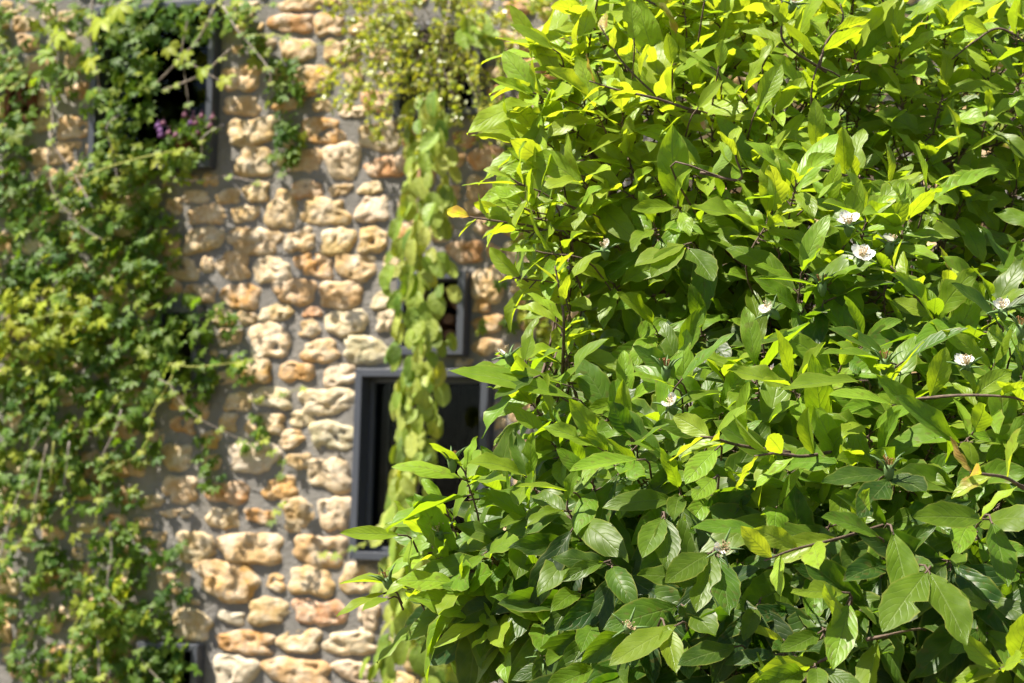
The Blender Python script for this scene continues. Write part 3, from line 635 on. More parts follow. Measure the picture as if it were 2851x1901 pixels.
def poisson(spacing, dd, n=None, inset=0, k=1.0, jit=0.06, tone_off=0.0, tries=9000):
    pts = []
    for _ in range(tries):
        x, y = rng.uniform(950, 3190), rng.uniform(-110, 2190)
        if not in_poly(x - inset, y): continue
        if any((x - a) ** 2 + (y - b) ** 2 < spacing ** 2 for a, b in pts): continue
        pts.append((x, y))
    for x, y in pts:
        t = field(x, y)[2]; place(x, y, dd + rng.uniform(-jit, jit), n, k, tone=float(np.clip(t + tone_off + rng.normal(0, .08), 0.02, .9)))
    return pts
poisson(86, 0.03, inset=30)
poisson(118, 0.17, inset=60, tone_off=-.16)  # inner layers from here on toned darker: shade of the gaps painted in
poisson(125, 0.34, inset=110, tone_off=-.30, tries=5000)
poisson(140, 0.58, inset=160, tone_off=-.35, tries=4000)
# shoots that make the outline on the left, as in the photograph
for (px, py, ax, n, tn) in [(1450,575,(-.9,-.3,.4),6,.7),(1405,600,(-1.,-.2,.25),5,.72),(1430,500,(-.8,-.3,.5),6,.7),(1445,400,(-.9,-.2,.4),5,.7),(1440,640,(-.9,-.3,.1),5,.65),(1430,770,(-.9,-.3,.2),4,.65),(1545,165,(-.8,-.1,.75),6,.60),(1500,250,(-.9,-.1,.35),5,.66),(1560,330,(-.7,-.3,.6),6,.6),(1510,460,(-.95,-.1,.25),5,.7),(1560,560,(-.8,-.2,.4),6,.62),(1500,700,(-.9,-.2,.2),5,.62),
        (1565,690,(-.4,-.3,.9),5,.55),(1565,780,(-.2,-.2,1.),5,.66),(1560,900,(-.2,-.2,1.),5,.66),(1565,980,(-.3,-.2,1.),4,.55),(1455,1000,(-.5,-.3,.9),7,.42),(1530,1170,(-.8,-.3,.6),7,.42),(1480,1060,(-.8,-.3,.5),5,.42),
        (1290,1300,(-.3,-.3,1.),7,.55),(1180,1470,(-.5,-.2,.9),5,.6),(1240,1410,(-.4,-.3,1.),5,.55),(1140,1620,(-.5,-.2,.8),5,.6),(1220,1550,(-.6,-.3,.6),6,.55),(1280,1620,(-.5,-.4,.4),6,.5),(1400,1760,(-.6,-.3,-.1),5,.5),(1380,1700,(-.4,-.5,.1),6,.5),
        (1640,60,(-.6,-.1,.8),6,.75),(1760,40,(-.3,-.1,1.),6,.72),(1900,-20,(-.1,-.1,1.),6,.72),(1620,180,(-.5,-.2,.9),5,.7)]:
    place(px, py, rng.uniform(-.03, .03), n, .95, axis=ax, tone=tn, th1=85)
# long young shoots: photo polylines with depth, leaves set alternately
def long_shoot(poly, Y, n, length, tone, r0=0.0022, r1=0.0010, red=False):
    P = smooth_path([at(x, y, Y + dy) for x, y, dy in poly], 8); TW.tube(P, np.linspace(r0, r1, len(P)), 6); ENDS.append((P[0], nrm(P[0] - P[1]) * -1))
    t = nrm(np.gradient(P, axis=0))
    for i in range(n):
        q = int((i + .6) / n * (len(P) - 1)); a = t[q]; f = i / n
        e1 = nrm(np.cross(a, (0, 1, .1))); e2 = np.cross(a, e1); ps = i * 2.6 + rng.normal(0, .3)
        d = nrm(a * (.55 + .4 * f) + (e1 * math.cos(ps) + .7 * e2 * math.sin(ps)) + (0, 0, .12)); L = length * (1.05 - .45 * f) * rng.uniform(.85, 1.1)
        tn = tone + .25 * f; 
        if f > .82: tn = .97 if red else .85
        ML.add(P[q], d, a + np.array((0, 0, .7)) + rng.normal(0, .25, 3), L, L * rng.uniform(.40, .5), bend=rng.uniform(.0, .5), fold=rng.uniform(.2, .7), twist=rng.normal(0, .2), wave=rng.uniform(.02, .08), tone=float(min(.99, tn)), rnd=rng.random(), side=rng.normal(0, .06), phase=rng.uniform(0, 6))
LS = [([(1600,670,.05),(1480,630,0),(1380,615,-.02),(1285,600,-.02)], 3.10, 9, .058, .62), ([(2080,380,.05),(1950,320,0),(1860,290,0),(1740,180,0),(1670,70,0)], 3.12, 10, .062, .66), ([(1950,315,.0),(1830,275,-.02),(1720,250,-.02),(1640,225,-.02)], 3.10, 7, .058, .66),
      ([(2400,500,.05),(2260,470,0),(2060,470,-.02),(1930,560,-.03)][:3], 3.0, 7, .064, .62), ([(1565,1060,.06),(1570,900,0),(1560,820,0),(1545,740,0)], 2.98, 7, .060, .68), ([(1950,480,.0),(2060,500,-.02),(2050,440,-.03),(2040,400,-.03)], 3.0, 5, .062, .62),
      ([(2700,960,.08),(2600,880,.0),(2520,790,-.02),(2480,740,-.02)], 2.82, 7, .062, .62), ([(2580,980,.05),(2620,880,0),(2640,790,-.02),(2648,745,-.02)], 2.84, 6, .055, .66), ([(2560,1110,.05),(2680,1100,.0),(2810,1105,-.02),(2860,1120,-.02)], 2.6, 6, .062, .6),
      ([(2180,1780,.05),(2250,1850,0),(2380,1790,-.03),(2470,1770,-.02)][::-1], 2.42, 6, .088, .55), ([(2500,1450,.1),(2330,1500,.0),(2210,1530,-.05),(2130,1560,-.08)], 2.46, 7, .072, .66), ([(2850,1360,.03),(2800,1330,0),(2740,1320,-.02),(2700,1315,-.02)], 2.36, 5, .058, .8),
      ([(2300,200,.05),(2185,120,.0),(2180,40,0),(2175,-10,0)], 3.15, 7, .066, .62), ([(2280,190,.0),(2300,120,0),(2345,60,0),(2340,10,0)], 3.12, 7, .064, .66), ([(2900,150,.0),(2790,80,0),(2720,110,0),(2650,165,0)], 3.3, 7, .066, .5), ([(1760,-20,.0),(1860,30,0),(1800,20,0),(1760,5,0)][:2], 3.2, 5, .06, .8),
      ([(2200,1260,.03),(2060,1240,0),(1990,1220,-.02),(1950,1215,-.02)], 2.62, 6, .074, .66), ([(2350,1250,.05),(2240,1270,0),(2160,1262,-.02),(2100,1270,-.02)], 2.58, 6, .072, .6), ([(2850,1820,.04),(2820,1850,0),(2790,1860,-.02),(2780,1862,-.02)], 2.36, 6, .075, .55)]
for i, (pl, Y, n, ln, tn) in enumerate(LS): long_shoot(pl, Y, n, ln, tn, red=i in (0, 1, 2, 7, 11))
# single leaves that stand out: base px, tip px, depth, tip offset in depth, width ratio, tone, facing normal, bend
HERO = [
 (1575,1072,1310,1032,2.88,-.02,.26,.45,(0,-.5,.9),.35),(1600,1110,1258,1033,2.86,-.02,.30,.46,(0,-.65,.8),.25),(1115,1490,950,1484,2.82,-.02,.30,.68,(.1,-.9,.5),.1),(1075,1650,940,1715,2.82,-.03,.28,.62,(-.3,-.55,.8),.3),(1085,1665,1010,1700,2.8,-.03,.34,.5,(-.2,-.6,.8),.2),
 (1460,1010,1480,935,2.90,0,.5,.62,(-.3,-.9,.2),.1),(1490,1050,1380,1110,2.86,-.04,.42,.12,(-.2,-.6,.8),.3),(1545,140,1420,68,3.24,-.02,.38,.55,(.2,-.7,.7),.2),(1440,440,1415,415,3.2,-.02,.45,.7,(.2,-.8,.6),.1),(1545,480,1415,415,3.18,-.02,.36,.72,(.1,-.85,.5),.2),(1490,260,1370,220,3.2,-.02,.34,.7,(.2,-.8,.6),.2),
 (1910,680,1770,740,2.90,-.03,.48,.55,(-.3,-.7,.6),.3),(1905,685,1815,770,2.9,-.04,.50,.42,(-.2,-.8,.5),.3),(1915,690,1985,780,2.9,-.04,.62,.24,(.2,-.95,.35),.25),
 (2445,1495,2290,1440,2.44,-.04,.40,.30,(0,-.75,.65),.35),(2740,1445,2545,1440,2.4,-.04,.40,.34,(.1,-.85,.5),.25),(2760,1450,2805,1630,2.4,-.05,.42,.28,(.3,-.9,.2),.2),(2580,1590,2460,1755,2.38,-.05,.50,.34,(-.2,-.9,.3),.2),(2585,1590,2690,1790,2.38,-.05,.50,.36,(.2,-.9,.3),.2),(2485,1480,2535,1690,2.42,-.04,.42,.4,(.1,-.95,.2),.2),
 (2365,1680,2320,1860,2.38,-.05,.42,.48,(-.1,-.95,.2),.25),(2350,1650,2205,1650,2.38,-.04,.40,.58,(0,-.8,.6),.2),(2130,1480,1930,1470,2.46,-.04,.34,.28,(0,-.6,.8),.25),
 (1985,1540,1940,1700,2.48,-.05,.46,.34,(-.1,-.95,.2),.2),(1975,1540,1855,1620,2.48,-.05,.44,.24,(-.3,-.9,.3),.25),(2000,1545,2030,1710,2.48,-.05,.46,.18,(.1,-.95,.15),.2),(1850,1440,1860,1585,2.54,-.05,.44,.22,(.1,-.95,.2),.2),(1845,1440,1790,1550,2.54,-.05,.46,.3,(-.2,-.9,.3),.2),
 (2050,1800,1890,1850,2.46,-.04,.42,.10,(0,-.75,.6),.3),(1885,1740,1700,1850,2.46,-.04,.40,.5,(-.3,-.7,.6),.2),(1850,1740,1882,1870,2.46,-.04,.46,.62,(.1,-.95,.2),.15),(1990,1330,1930,1390,2.52,-.04,.46,.6,(0,-.85,.5),.2),(1995,1250,1910,1345,2.55,-.04,.46,.66,(-.3,-.85,.4),.25),
 (2165,580,2150,440,3.02,-.02,.62,.6,(-.1,-.9,.35),.1),(2110,300,2175,180,3.08,0,.5,.62,(-.1,-.95,.1),.2),(2190,560,2215,450,3.0,-.02,.36,.75,(.3,-.8,.4),.1),(2230,590,2365,490,2.98,-.02,.30,.62,(-.1,-.5,.9),.2),(2390,650,2520,640,2.9,-.04,.42,.6,(0,-.6,.8),.35),(2480,690,2610,720,2.88,-.04,.44,.58,(0,-.6,.8),.35),(2380,640,2240,590,2.92,-.03,.34,.46,(0,-.5,.9),.3),
 (2310,760,2345,850,2.86,-.02,.55,.05,(0,-.9,.4),.2),(2290,800,2110,775,2.84,-.04,.22,.4,(0,-.35,.95),.25),(2310,790,2400,735,2.84,-.03,.3,.5,(-.1,-.5,.9),.3),(2320,830,2490,790,2.84,-.03,.42,.08,(0,-.4,.9),.4),(2290,850,2250,980,2.84,-.03,.5,.03,(0,-.95,.3),.2),
 (2480,1010,2290,985,2.70,-.05,.30,.44,(0,-.4,.95),.3),(2470,990,2310,915,2.74,-.02,.46,.16,(-.1,-.65,.75),.3),(2510,1010,2690,915,2.70,-.03,.34,.16,(-.2,-.55,.85),.3),(2400,1060,2175,1085,2.64,-.05,.34,.5,(0,-.55,.85),.25),(2490,1130,2310,1100,2.62,-.05,.34,.82,(0,-.6,.8),.3),(2780,900,2650,790,2.72,-.02,.44,.12,(-.2,-.55,.8),.35),
 (2800,960,2750,920,2.68,-.02,.9,.62,(0,-.8,.6),.1),(1880,1080,1745,1045,2.74,-.05,.30,.56,(0,-.5,.9),.4),(1890,1060,1765,965,2.78,-.02,.48,.2,(0,-.75,.6),.2),(1895,1060,2040,930,2.76,-.02,.36,.3,(-.3,-.5,.85),.3),(1760,1220,1690,1120,2.72,-.02,.60,.04,(-.1,-.75,.6),.2),(1770,1245,1860,1180,2.68,-.03,.4,.25,(-.2,-.5,.8),.3),(1990,1215,2090,1130,2.62,-.03,.42,.66,(-.3,-.6,.7),.25),
 (2470,1320,2290,1345,2.52,-.04,.36,.12,(0,-.7,.7),.3),(2480,1325,2575,1370,2.5,-.05,.62,.04,(.1,-.85,.5),.2),(2475,1335,2390,1440,2.5,-.05,.5,.06,(-.1,-.85,.4),.3),(1590,1370,1440,1355,2.66,-.04,.26,.62,(0,-.4,.9),.25),(1780,1280,1590,1310,2.62,-.04,.36,.55,(0,-.55,.85),.25),
 (1960,10,1970,-60,3.1,0,.6,.7,(0,-1,.1),.1),(1765,115,1757,0,3.12,0,.55,.74,(0,-1,.1),.05),(1870,180,1858,95,3.08,-.01,.58,.74,(.1,-.95,.2),.1),(1940,305,2010,225,3.06,-.02,.44,.74,(-.2,-.85,.4),.1),(2000,190,2012,110,3.06,0,.32,.76,(.3,-.8,.3),.05),(1985,190,1900,140,3.06,-.01,.32,.74,(.1,-.6,.8),.2)]
for (bx_, by_, tx_, ty_, Y, dy, wr, tn, nn, bd) in HERO:
    b0 = at(bx_, by_, Y); t0 = at(tx_, ty_, Y + dy); L = float(np.linalg.norm(t0 - b0)) * 1.03; d = nrm(t0 - b0); n_ = np.array(nn, float); n_ = nrm(n_ - d * n_.dot(d))
    d2 = nrm(d + n_ * math.tan(bd * .42))                      # start higher so that the bent tip still ends where the photo has it
    ML.add(b0, d2, n_, L, max(L * wr, .02) * .94, bend=bd, fold=rng.uniform(.15, .5), twist=rng.normal(0, .12), wave=rng.uniform(.01, .06), tone=tn if tn < .55 else .55 + (tn - .55) * .6, rnd=rng.random(), bites=rand_bites(), phase=rng.uniform(0, 6.28))
    TW.tube([b0 + d2 * .004, b0 - d2 * .008, b0 - d2 * .014 + (0, .012, -.004), b0 - d2 * .02 + (0, .05, -.02)], [.0011, .0011, .0012, .0014], 5, False)

# trunk and limbs
top = np.array((0.60, 3.50, 1.05))
mt = MB(); mt.tube(smooth_path([(0.62, 3.55, -.02), (0.63, 3.54, .35), (0.58, 3.52, .7), top], 6), np.linspace(.055, .042, 19), 12); mt.build('trunk', M['bark'], tree, smooth=True)
LIMB = []
for (px, py, dd) in [(1550,260,.35),(1850,300,.3),(2185,330,.22),(2650,250,.3),(1640,420,.22),(2420,560,.25),(2700,420,.15),(1500,640,.3),(1780,800,.3),(2300,880,.15),(1480,1130,.16),(1900,1130,.25),(2500,1090,.12),(2750,950,.2),(1250,1560,.12),(1700,1500,.3),(2150,1450,.3),(2650,1450,.3),(1500,1800,.25),(2050,1800,.35),(2600,1800,.35),(3000,900,.35),(3000,1500,.3),(2900,200,.3)]:
    Y = field(px, py)[0] + dd; e = at(px, py, Y); mid = top * .45 + e * .55 + np.array((0, .10, -.08)) + rng.normal(0, .03, 3)
    P = smooth_path([top - (0, 0, .05), top * .75 + mid * .25 + (0, .02, .02), mid, e * .8 + mid * .2 + rng.normal(0, .015, 3), e], 7)
    LIMB.append(P); m = MB(); m.tube(P, np.linspace(.016, .0035, len(P)), 8); m.build('branch', M['bark'], tree, smooth=True)
LP = np.vstack(LIMB)
for (e, a) in ENDS:
    cand = LP + (0, 0, 0); dist = np.linalg.norm(cand - (e - a * .06), axis=1) + 0.4 * np.clip(cand[:, 2] - e[2], 0, None); q = LP[int(np.argmin(dist))]
    if np.linalg.norm(q - e) > .75: continue
    P = smooth_path([e + a * .03, e - a * .04, (e - a * .07) * .5 + q * .5 + (0, .09, -.012), q], 4); TW.tube(P, np.linspace(.0010, .0019, len(P)), 5, False)
stuff(TW.build('twigs', M['twig'], tree, origin=TREE_BASE, smooth=True))
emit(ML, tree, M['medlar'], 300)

# blossoms: photo px, depth, facing, petals left, kind
def grid_petal(base, d, n, L, W, cup):
    ns, nw = 5, 2; V = []
    d = nrm(d); n = nrm(n - d * np.dot(n, d)); b = np.cross(n, d)
    for i in range(ns + 1):
        u = i / ns; w = W * .5 * (math.sin(math.pi * min(1, .12 + u * .80)) ** .7) * (1 if u < .99 else .62)
        for j in range(-nw, nw + 1):
            v = j / nw; V.append(base + d * (L * u - .12 * L * (abs(v) < .3 and u > .99)) + b * (v * w) + n * (cup * L * (u * u * .5 + .35 * v * v) + .04 * L * math.sin(9 * u + 3 * v)))
    c = 2 * nw + 1
    return np.array(V), np.array([(i*c+j, (i+1)*c+j, (i+1)*c+j+1, i*c+j+1) for i in range(ns) for j in range(2*nw)])
FL = [(2400,712,2.79,(.1,-.75,.65),5,2),(2362,622,2.84,(-.1,-.5,.8),3,2),(2478,674,2.84,(.1,-.15,1.),3,2),(2690,1014,2.62,(-.1,-.5,.8),3,2),(2790,858,2.68,(-.2,-.6,.7),4,0),(1868,1125,2.68,(-.3,-.7,.6),4,0),(2143,862,2.76,(-.6,-.4,.5),3,0),(1682,690,3.0,(-.2,-.5,.8),2,0),
      (2012,1525,2.42,(.1,-.95,.2),2,1),(1222,1478,2.80,(-.2,-.5,.8),3,0),(1515,1825,2.64,(.1,-.8,.4),2,1),(2210,5,3.12,(.2,-.6,.7),3,0),(1412,985,2.90,(-.4,-.3,.8),1,0),(1750,1745,2.46,(.1,-.9,.3),0,1),
      (2288,785,2.82,(-.1,-.1,1.),0,3),(2465,1000,2.66,(.05,-.2,1.),0,3),(1855,1020,2.72,(0,-.2,1.),0,3),(2475,1295,2.48,(-.1,-.3,1.),0,3),(1258,1275,2.78,(-.1,-.2,1.),0,3),(1075,1610,2.8,(-.4,-.2,.9),0,3),(2845,905,2.64,(.1,-.2,1.),0,3)]
for (px, py, Y, fn, npet, kind) in FL:
    C = at(px, py, Y); a = nrm(fn); e1 = nrm(np.cross(a, (.2, .3, .9))); e2 = np.cross(a, e1); fl = empty('flower', C.tolist(), tree); ph = rng.uniform(0, 6.28)
    m = MB(); m.tube([C - a * .017, C - a * .010, C - a * .003, C + a * .0005], [.0022, .0052, .0058, .0048], 9); m.build('calyx', M['sepal'], fl, smooth=True)
    for i in range(5):
        w = ph + i * 2 * math.pi / 5 + .6; r = e1 * math.cos(w) + e2 * math.sin(w); up = .5 if kind < 3 else 1.4
        m = MB(); b0 = C - a * .003 + r * .004; m.tube([b0, b0 + (r + up * a) * .006, b0 + (r + up * a) * .012 / (1 + .3 * up) + r * .002, b0 + (r * 1.2 + up * .8 * a) * .016 / (1 + .2 * up)], [.0016, .0015, .0009, .0003], 4); m.build('sepal', M['sepal'], fl, smooth=True)
    for i in range(npet):
        w = ph + i * 2 * math.pi / 5; r = e1 * math.cos(w) + e2 * math.sin(w); lift = rng.uniform(.1, .45) if kind == 2 else rng.uniform(.45, 1.1)
        sz = rng.uniform(.011, .015) if kind == 2 else rng.uniform(.008, .011); V, F = grid_petal(C + r * .003 + a * .001, r + a * lift, a - r * lift, sz, sz * 1.08, rng.uniform(.15, .5)); mesh_obj('petal', V, F, M['petal'], fl)
    m = MB()
    for i in range(26 if kind in (1, 2) else 14):
        w = rng.uniform(0, 6.28); t_ = rng.uniform(.15, 1.0); r = e1 * math.cos(w) + e2 * math.sin(w); L = rng.uniform(.006, .010)
        b0 = C + r * .0035 * t_; p1 = b0 + (a * .9 + r * t_ * .5) * L; m.tube([b0, p1], [.00035, .0003], 4); m.tube([p1, p1 + a * .0011], [.0008, .0006], 5)
    m.build('stamens', M['dried'] if kind == 3 else M['stamen'], fl)

# ------------------------------------------------------------------ trailing vine in front of the windows
VY = GY - 0.42
vine = empty('trailing_vine', at(1180, 300, VY).tolist()); tag(vine, 'pale green vine with rounded leaves hanging in a long column past the windows', 'vine')
oval = lambda u: np.clip((np.clip(u, 0, 1) ** 0.42) * (1.0 - u) ** 0.46 / 0.545, 0.03, None)
TL = LeafSet(8, 2, lambda u: np.clip((np.clip(u, 0, 1) ** 0.48) * (1.0 - u) ** 0.56 / 0.505, 0.03, None) * np.where(u > .999, .2, 1))
PATH = np.array([(1205,250,40),(1192,330,48),(1190,420,58),(1196,500,62),(1172,600,62),(1165,700,70),(1178,780,66),(1165,880,78),(1160,960,78),(1165,1050,62),(1160,1120,52),(1165,1200,46),(1155,1300,50),(1150,1380,58),(1145,1450,62),(1150,1540,66),(1150,1640,70),(1170,1730,100),(1170,1830,130),(1160,1930,140),(1160,2000,130)], float)
stemP = smooth_path([at(x, y, VY + .02) for x, y, w in PATH], 5)
m = MB()
for k in range(4):
    m.tube(stemP + np.stack([.018 * np.sin(np.arange(len(stemP)) * .35 + k * 1.6), .02 * np.cos(np.arange(len(stemP)) * .31 + k * 2), 0 * np.arange(len(stemP))], 1), .0035, 5)
m.tube(smooth_path([at(1205, 260, VY), at(1230, 120, VY + .1), at(1250, 20, VY + .3), at(1255, -60, GY - .05)], 5), .006, 6)
m.build('stem', M['vine_stem'], vine, smooth=True)
def vine_leaf(px, py, Y, L, tone, spread=0.35):
    sx = (px - np.interp(py, PATH[:, 1], PATH[:, 0])) / 70.0
    d = nrm((sx * .40 + rng.normal(0, spread * .8), -.25 + rng.normal(0, .2), -1.0)); n = nrm((.15 + sx * .5 + rng.normal(-.15, .42), -1.0, .40 + rng.normal(0, .42)))
    TL.add(at(px, py, Y) - d * L * .4, d, n, L * 1.08, L * rng.uniform(.64, .80), bend=rng.uniform(-.1, .8), fold=rng.uniform(.12, .6), wave=rng.uniform(.0, .05), tone=tone, rnd=rng.random(), phase=rng.uniform(0, 6.28), side=rng.normal(0, .05), twist=rng.normal(0, .2))
for i in range(310):
    py = 270 + (1990 - 270) * ((i + rng.random()) / 310) ** .95; cx = np.interp(py, PATH[:, 1], PATH[:, 0]); w = np.interp(py, PATH[:, 1], PATH[:, 2])
    px = cx + rng.uniform(-1, 1) * w * (1.35 if rng.random() < .2 else 1.0); vine_leaf(px, py, VY - .20 * math.sqrt(max(0, 1 - ((px - cx) / w) ** 2)) * rng.uniform(.1, 1.3), rng.choice([.09, .105, .12, .135]) * (1.2 if py > 1330 else 1.0), float(np.clip(rng.normal(.60, .32), 0, 1)))
for (px, py) in [(1330,80),(1310,95),(1345,60),(1290,100),(1325,110),(1360,90),(1370,120),(1300,60),(1355,130),(1080,1740),(1060,1850),(1020,1850),(1250,1860),(1290,1880),(1240,1800),(1075,790),(1082,760)]:
    vine_leaf(px, py, VY - .05, rng.uniform(.10, .14), rng.uniform(.4, .9), .5)
emit(TL, vine, M['trailing'], 300)

# ------------------------------------------------------------------ small-leaved shrub spilling from the upper window
shrub = empty('small_leaved_shrub', at(1235, 300, GY - .1).tolist()); tag(shrub, 'twiggy small-leaved yellow-green shrub spilling from the upper middle window', 'shrub')
SL = LeafSet(3, 1, oval); m = MB()
for i in range(95):
    # arching twigs from the window, ends spread over the spill seen in the photograph
    t_ = rng.random()
    ex, ey = (rng.uniform(925, 1160), rng.uniform(-40, 340)) if t_ < .50 else ((rng.uniform(1130, 1420), rng.uniform(-50, 400)) if t_ < .93 else (rng.uniform(1380, 1520), rng.uniform(-20, 120)))
    if ex < 1060 and ey > 290: ey -= 100
    if ex < 1000 and 70 < ey < 160: ex += 50
    s0 = at(rng.uniform(1180, 1300), rng.uniform(90, 300), GY - rng.uniform(.0, .12)); e0 = at(ex, ey, GY - rng.uniform(.15, .55))
    mid = s0 * .5 + e0 * .5 + np.array((0, -.08, .10)); P = smooth_path([s0, mid, e0, e0 * 1.25 - mid * .25 + np.array((0, 0, -.06))], 6); m.tube(P, np.linspace(.0028, .0010, len(P)), 4)
    for q in range(8 if rng.random() < .5 else 5, len(P)):
        for _ in range(int(rng.integers(2, 5))):
            p = P[q] + rng.normal(0, .014, 3); d = nrm(rng.normal(0, 1, 3) + (0, -.3, .1)); L = rng.uniform(.020, .042)
            SL.add(p, d, rng.normal(0, .7, 3) + np.array((-.2, -.6, .6)), L, L * .7, bend=rng.uniform(0, .5), fold=.2, tone=float(np.clip(rng.normal(.75, .25), 0, 1)), rnd=rng.random())
stuff(m.build('twigs', M['vine_stem'], shrub, smooth=True))
emit(SL, shrub, M['shrub'], 0)

# ------------------------------------------------------------------ creepers
lancet = lambda u: np.clip((np.clip(u, 0, 1) ** 0.7) * (1.0 - u) ** 0.45 / 0.56, 0.04, None)
def palmate(ls, units, P, up, face, size, tone, n=5):
    """five leaflets hanging round a stalk end"""
    d0 = nrm(up); f = nrm(face - d0 * np.dot(face, d0)); b = np.cross(f, d0); u = []; rn = rng.random()
    for k in range(n):
        w = (k - (n - 1) / 2) * R(46) + rng.normal(0, .08); d = d0 * math.cos(w) + b * math.sin(w); L = size * (1 - .22 * abs(k - (n - 1) / 2) / 2)
        u.append(len(ls.L)); ls.add(P, nrm(d + f * .1), f + rng.normal(0, .12, 3), L, L * rng.uniform(.42, .52), bend=rng.uniform(.3, .9), fold=.25, tone=tone, rnd=rn)
    units.append(u)
def creeper(name, label, cat, base, blobs, stems, keep, big=()):
    root = empty(name, base); tag(root, label, cat); ls = LeafSet(4, 1, lancet); units = []
    for (cx, cy, rx, ry, n, tone, off) in blobs:
        for i in range(int(n * (1.0 if cx > 450 else 1.1 if cy < 500 else 1.4))):
            a = rng.uniform(0, 6.28); q = math.sqrt(rng.random()); px, py = cx + rx * q * math.cos(a), cy + ry * q * math.sin(a)
            Y = GY - rng.uniform(.03, off * .48)
            d = nrm((rng.normal(0, .55), -.35 + rng.normal(0, .3), -.75 + rng.normal(0, .4))); fc = np.array((rng.normal(-.2, .35), -.8, .55 + rng.normal(0, .3)))
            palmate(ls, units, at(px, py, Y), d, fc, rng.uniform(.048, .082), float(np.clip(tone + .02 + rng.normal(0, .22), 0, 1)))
    for (px, py, sz, tone) in big: palmate(ls, units, at(px, py, GY - .5), nrm((rng.normal(0, .6), -.3, -.5 + rng.normal(0, .5))), np.array((-.2, -.8, .6)), sz, tone)
    for (poly, r, mat, off) in stems:
        P = smooth_path([at(x, y, GY - off) + rng.normal(0, .012, 3) for x, y in poly], 6); mm = MB(); mm.tube(P, np.linspace(r, r * .6, len(P)) * .72, 6); mm.build('stem', M[mat], root, smooth=True)
        for q in range(2, len(P), 5):
            palmate(ls, units, P[q], nrm((rng.normal(0, .6), -.5, -.6)), np.array((0, -.8, .6)), rng.uniform(.035, .055), float(rng.uniform(.4, .9)))
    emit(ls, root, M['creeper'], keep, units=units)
    return root
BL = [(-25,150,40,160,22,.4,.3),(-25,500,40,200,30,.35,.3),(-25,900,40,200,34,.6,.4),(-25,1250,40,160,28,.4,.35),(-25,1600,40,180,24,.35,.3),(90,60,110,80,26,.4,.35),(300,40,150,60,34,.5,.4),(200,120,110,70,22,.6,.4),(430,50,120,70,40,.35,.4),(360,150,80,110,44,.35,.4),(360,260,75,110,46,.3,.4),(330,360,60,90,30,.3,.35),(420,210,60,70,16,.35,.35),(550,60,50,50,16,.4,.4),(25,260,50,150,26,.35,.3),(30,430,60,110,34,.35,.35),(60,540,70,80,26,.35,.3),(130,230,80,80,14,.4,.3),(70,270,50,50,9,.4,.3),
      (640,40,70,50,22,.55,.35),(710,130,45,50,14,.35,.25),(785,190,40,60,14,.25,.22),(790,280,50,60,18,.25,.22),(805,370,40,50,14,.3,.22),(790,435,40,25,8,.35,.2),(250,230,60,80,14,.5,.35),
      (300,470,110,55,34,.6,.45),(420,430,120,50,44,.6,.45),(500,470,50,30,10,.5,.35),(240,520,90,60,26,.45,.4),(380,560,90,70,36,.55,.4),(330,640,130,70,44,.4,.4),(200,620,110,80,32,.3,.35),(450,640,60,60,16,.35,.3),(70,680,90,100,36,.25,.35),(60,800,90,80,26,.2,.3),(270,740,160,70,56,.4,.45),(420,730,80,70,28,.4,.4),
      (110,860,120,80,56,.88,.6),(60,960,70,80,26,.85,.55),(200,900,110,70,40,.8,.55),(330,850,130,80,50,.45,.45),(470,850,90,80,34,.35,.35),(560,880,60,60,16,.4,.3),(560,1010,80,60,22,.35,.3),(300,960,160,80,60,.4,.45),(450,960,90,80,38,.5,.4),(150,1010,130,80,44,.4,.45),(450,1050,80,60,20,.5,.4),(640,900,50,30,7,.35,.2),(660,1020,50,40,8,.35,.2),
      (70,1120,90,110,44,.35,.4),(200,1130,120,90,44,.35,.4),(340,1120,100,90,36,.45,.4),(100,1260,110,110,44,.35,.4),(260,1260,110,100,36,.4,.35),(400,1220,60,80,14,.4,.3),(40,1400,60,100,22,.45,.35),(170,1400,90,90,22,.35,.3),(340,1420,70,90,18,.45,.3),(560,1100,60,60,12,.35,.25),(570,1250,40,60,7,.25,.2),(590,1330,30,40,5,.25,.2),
      (310,1540,60,90,20,.3,.3),(200,1560,80,90,14,.3,.25),(400,1560,50,80,12,.2,.22),(500,1550,40,40,7,.2,.2),(490,1660,40,40,7,.2,.2),(290,1650,80,60,36,.65,.45),(300,1730,110,60,40,.55,.45),(250,1800,110,80,28,.4,.35),(110,1680,90,80,18,.25,.25),(60,1780,80,90,18,.3,.3),(150,1860,110,60,22,.35,.3),(330,1870,90,50,20,.3,.3),(450,1860,70,60,22,.25,.25),(480,1830,90,60,26,.25,.3),(420,1720,60,60,14,.25,.22),(90,1540,80,70,14,.25,.25),(690,1235,40,20,5,.3,.15),(730,1190,25,50,5,.3,.15)]
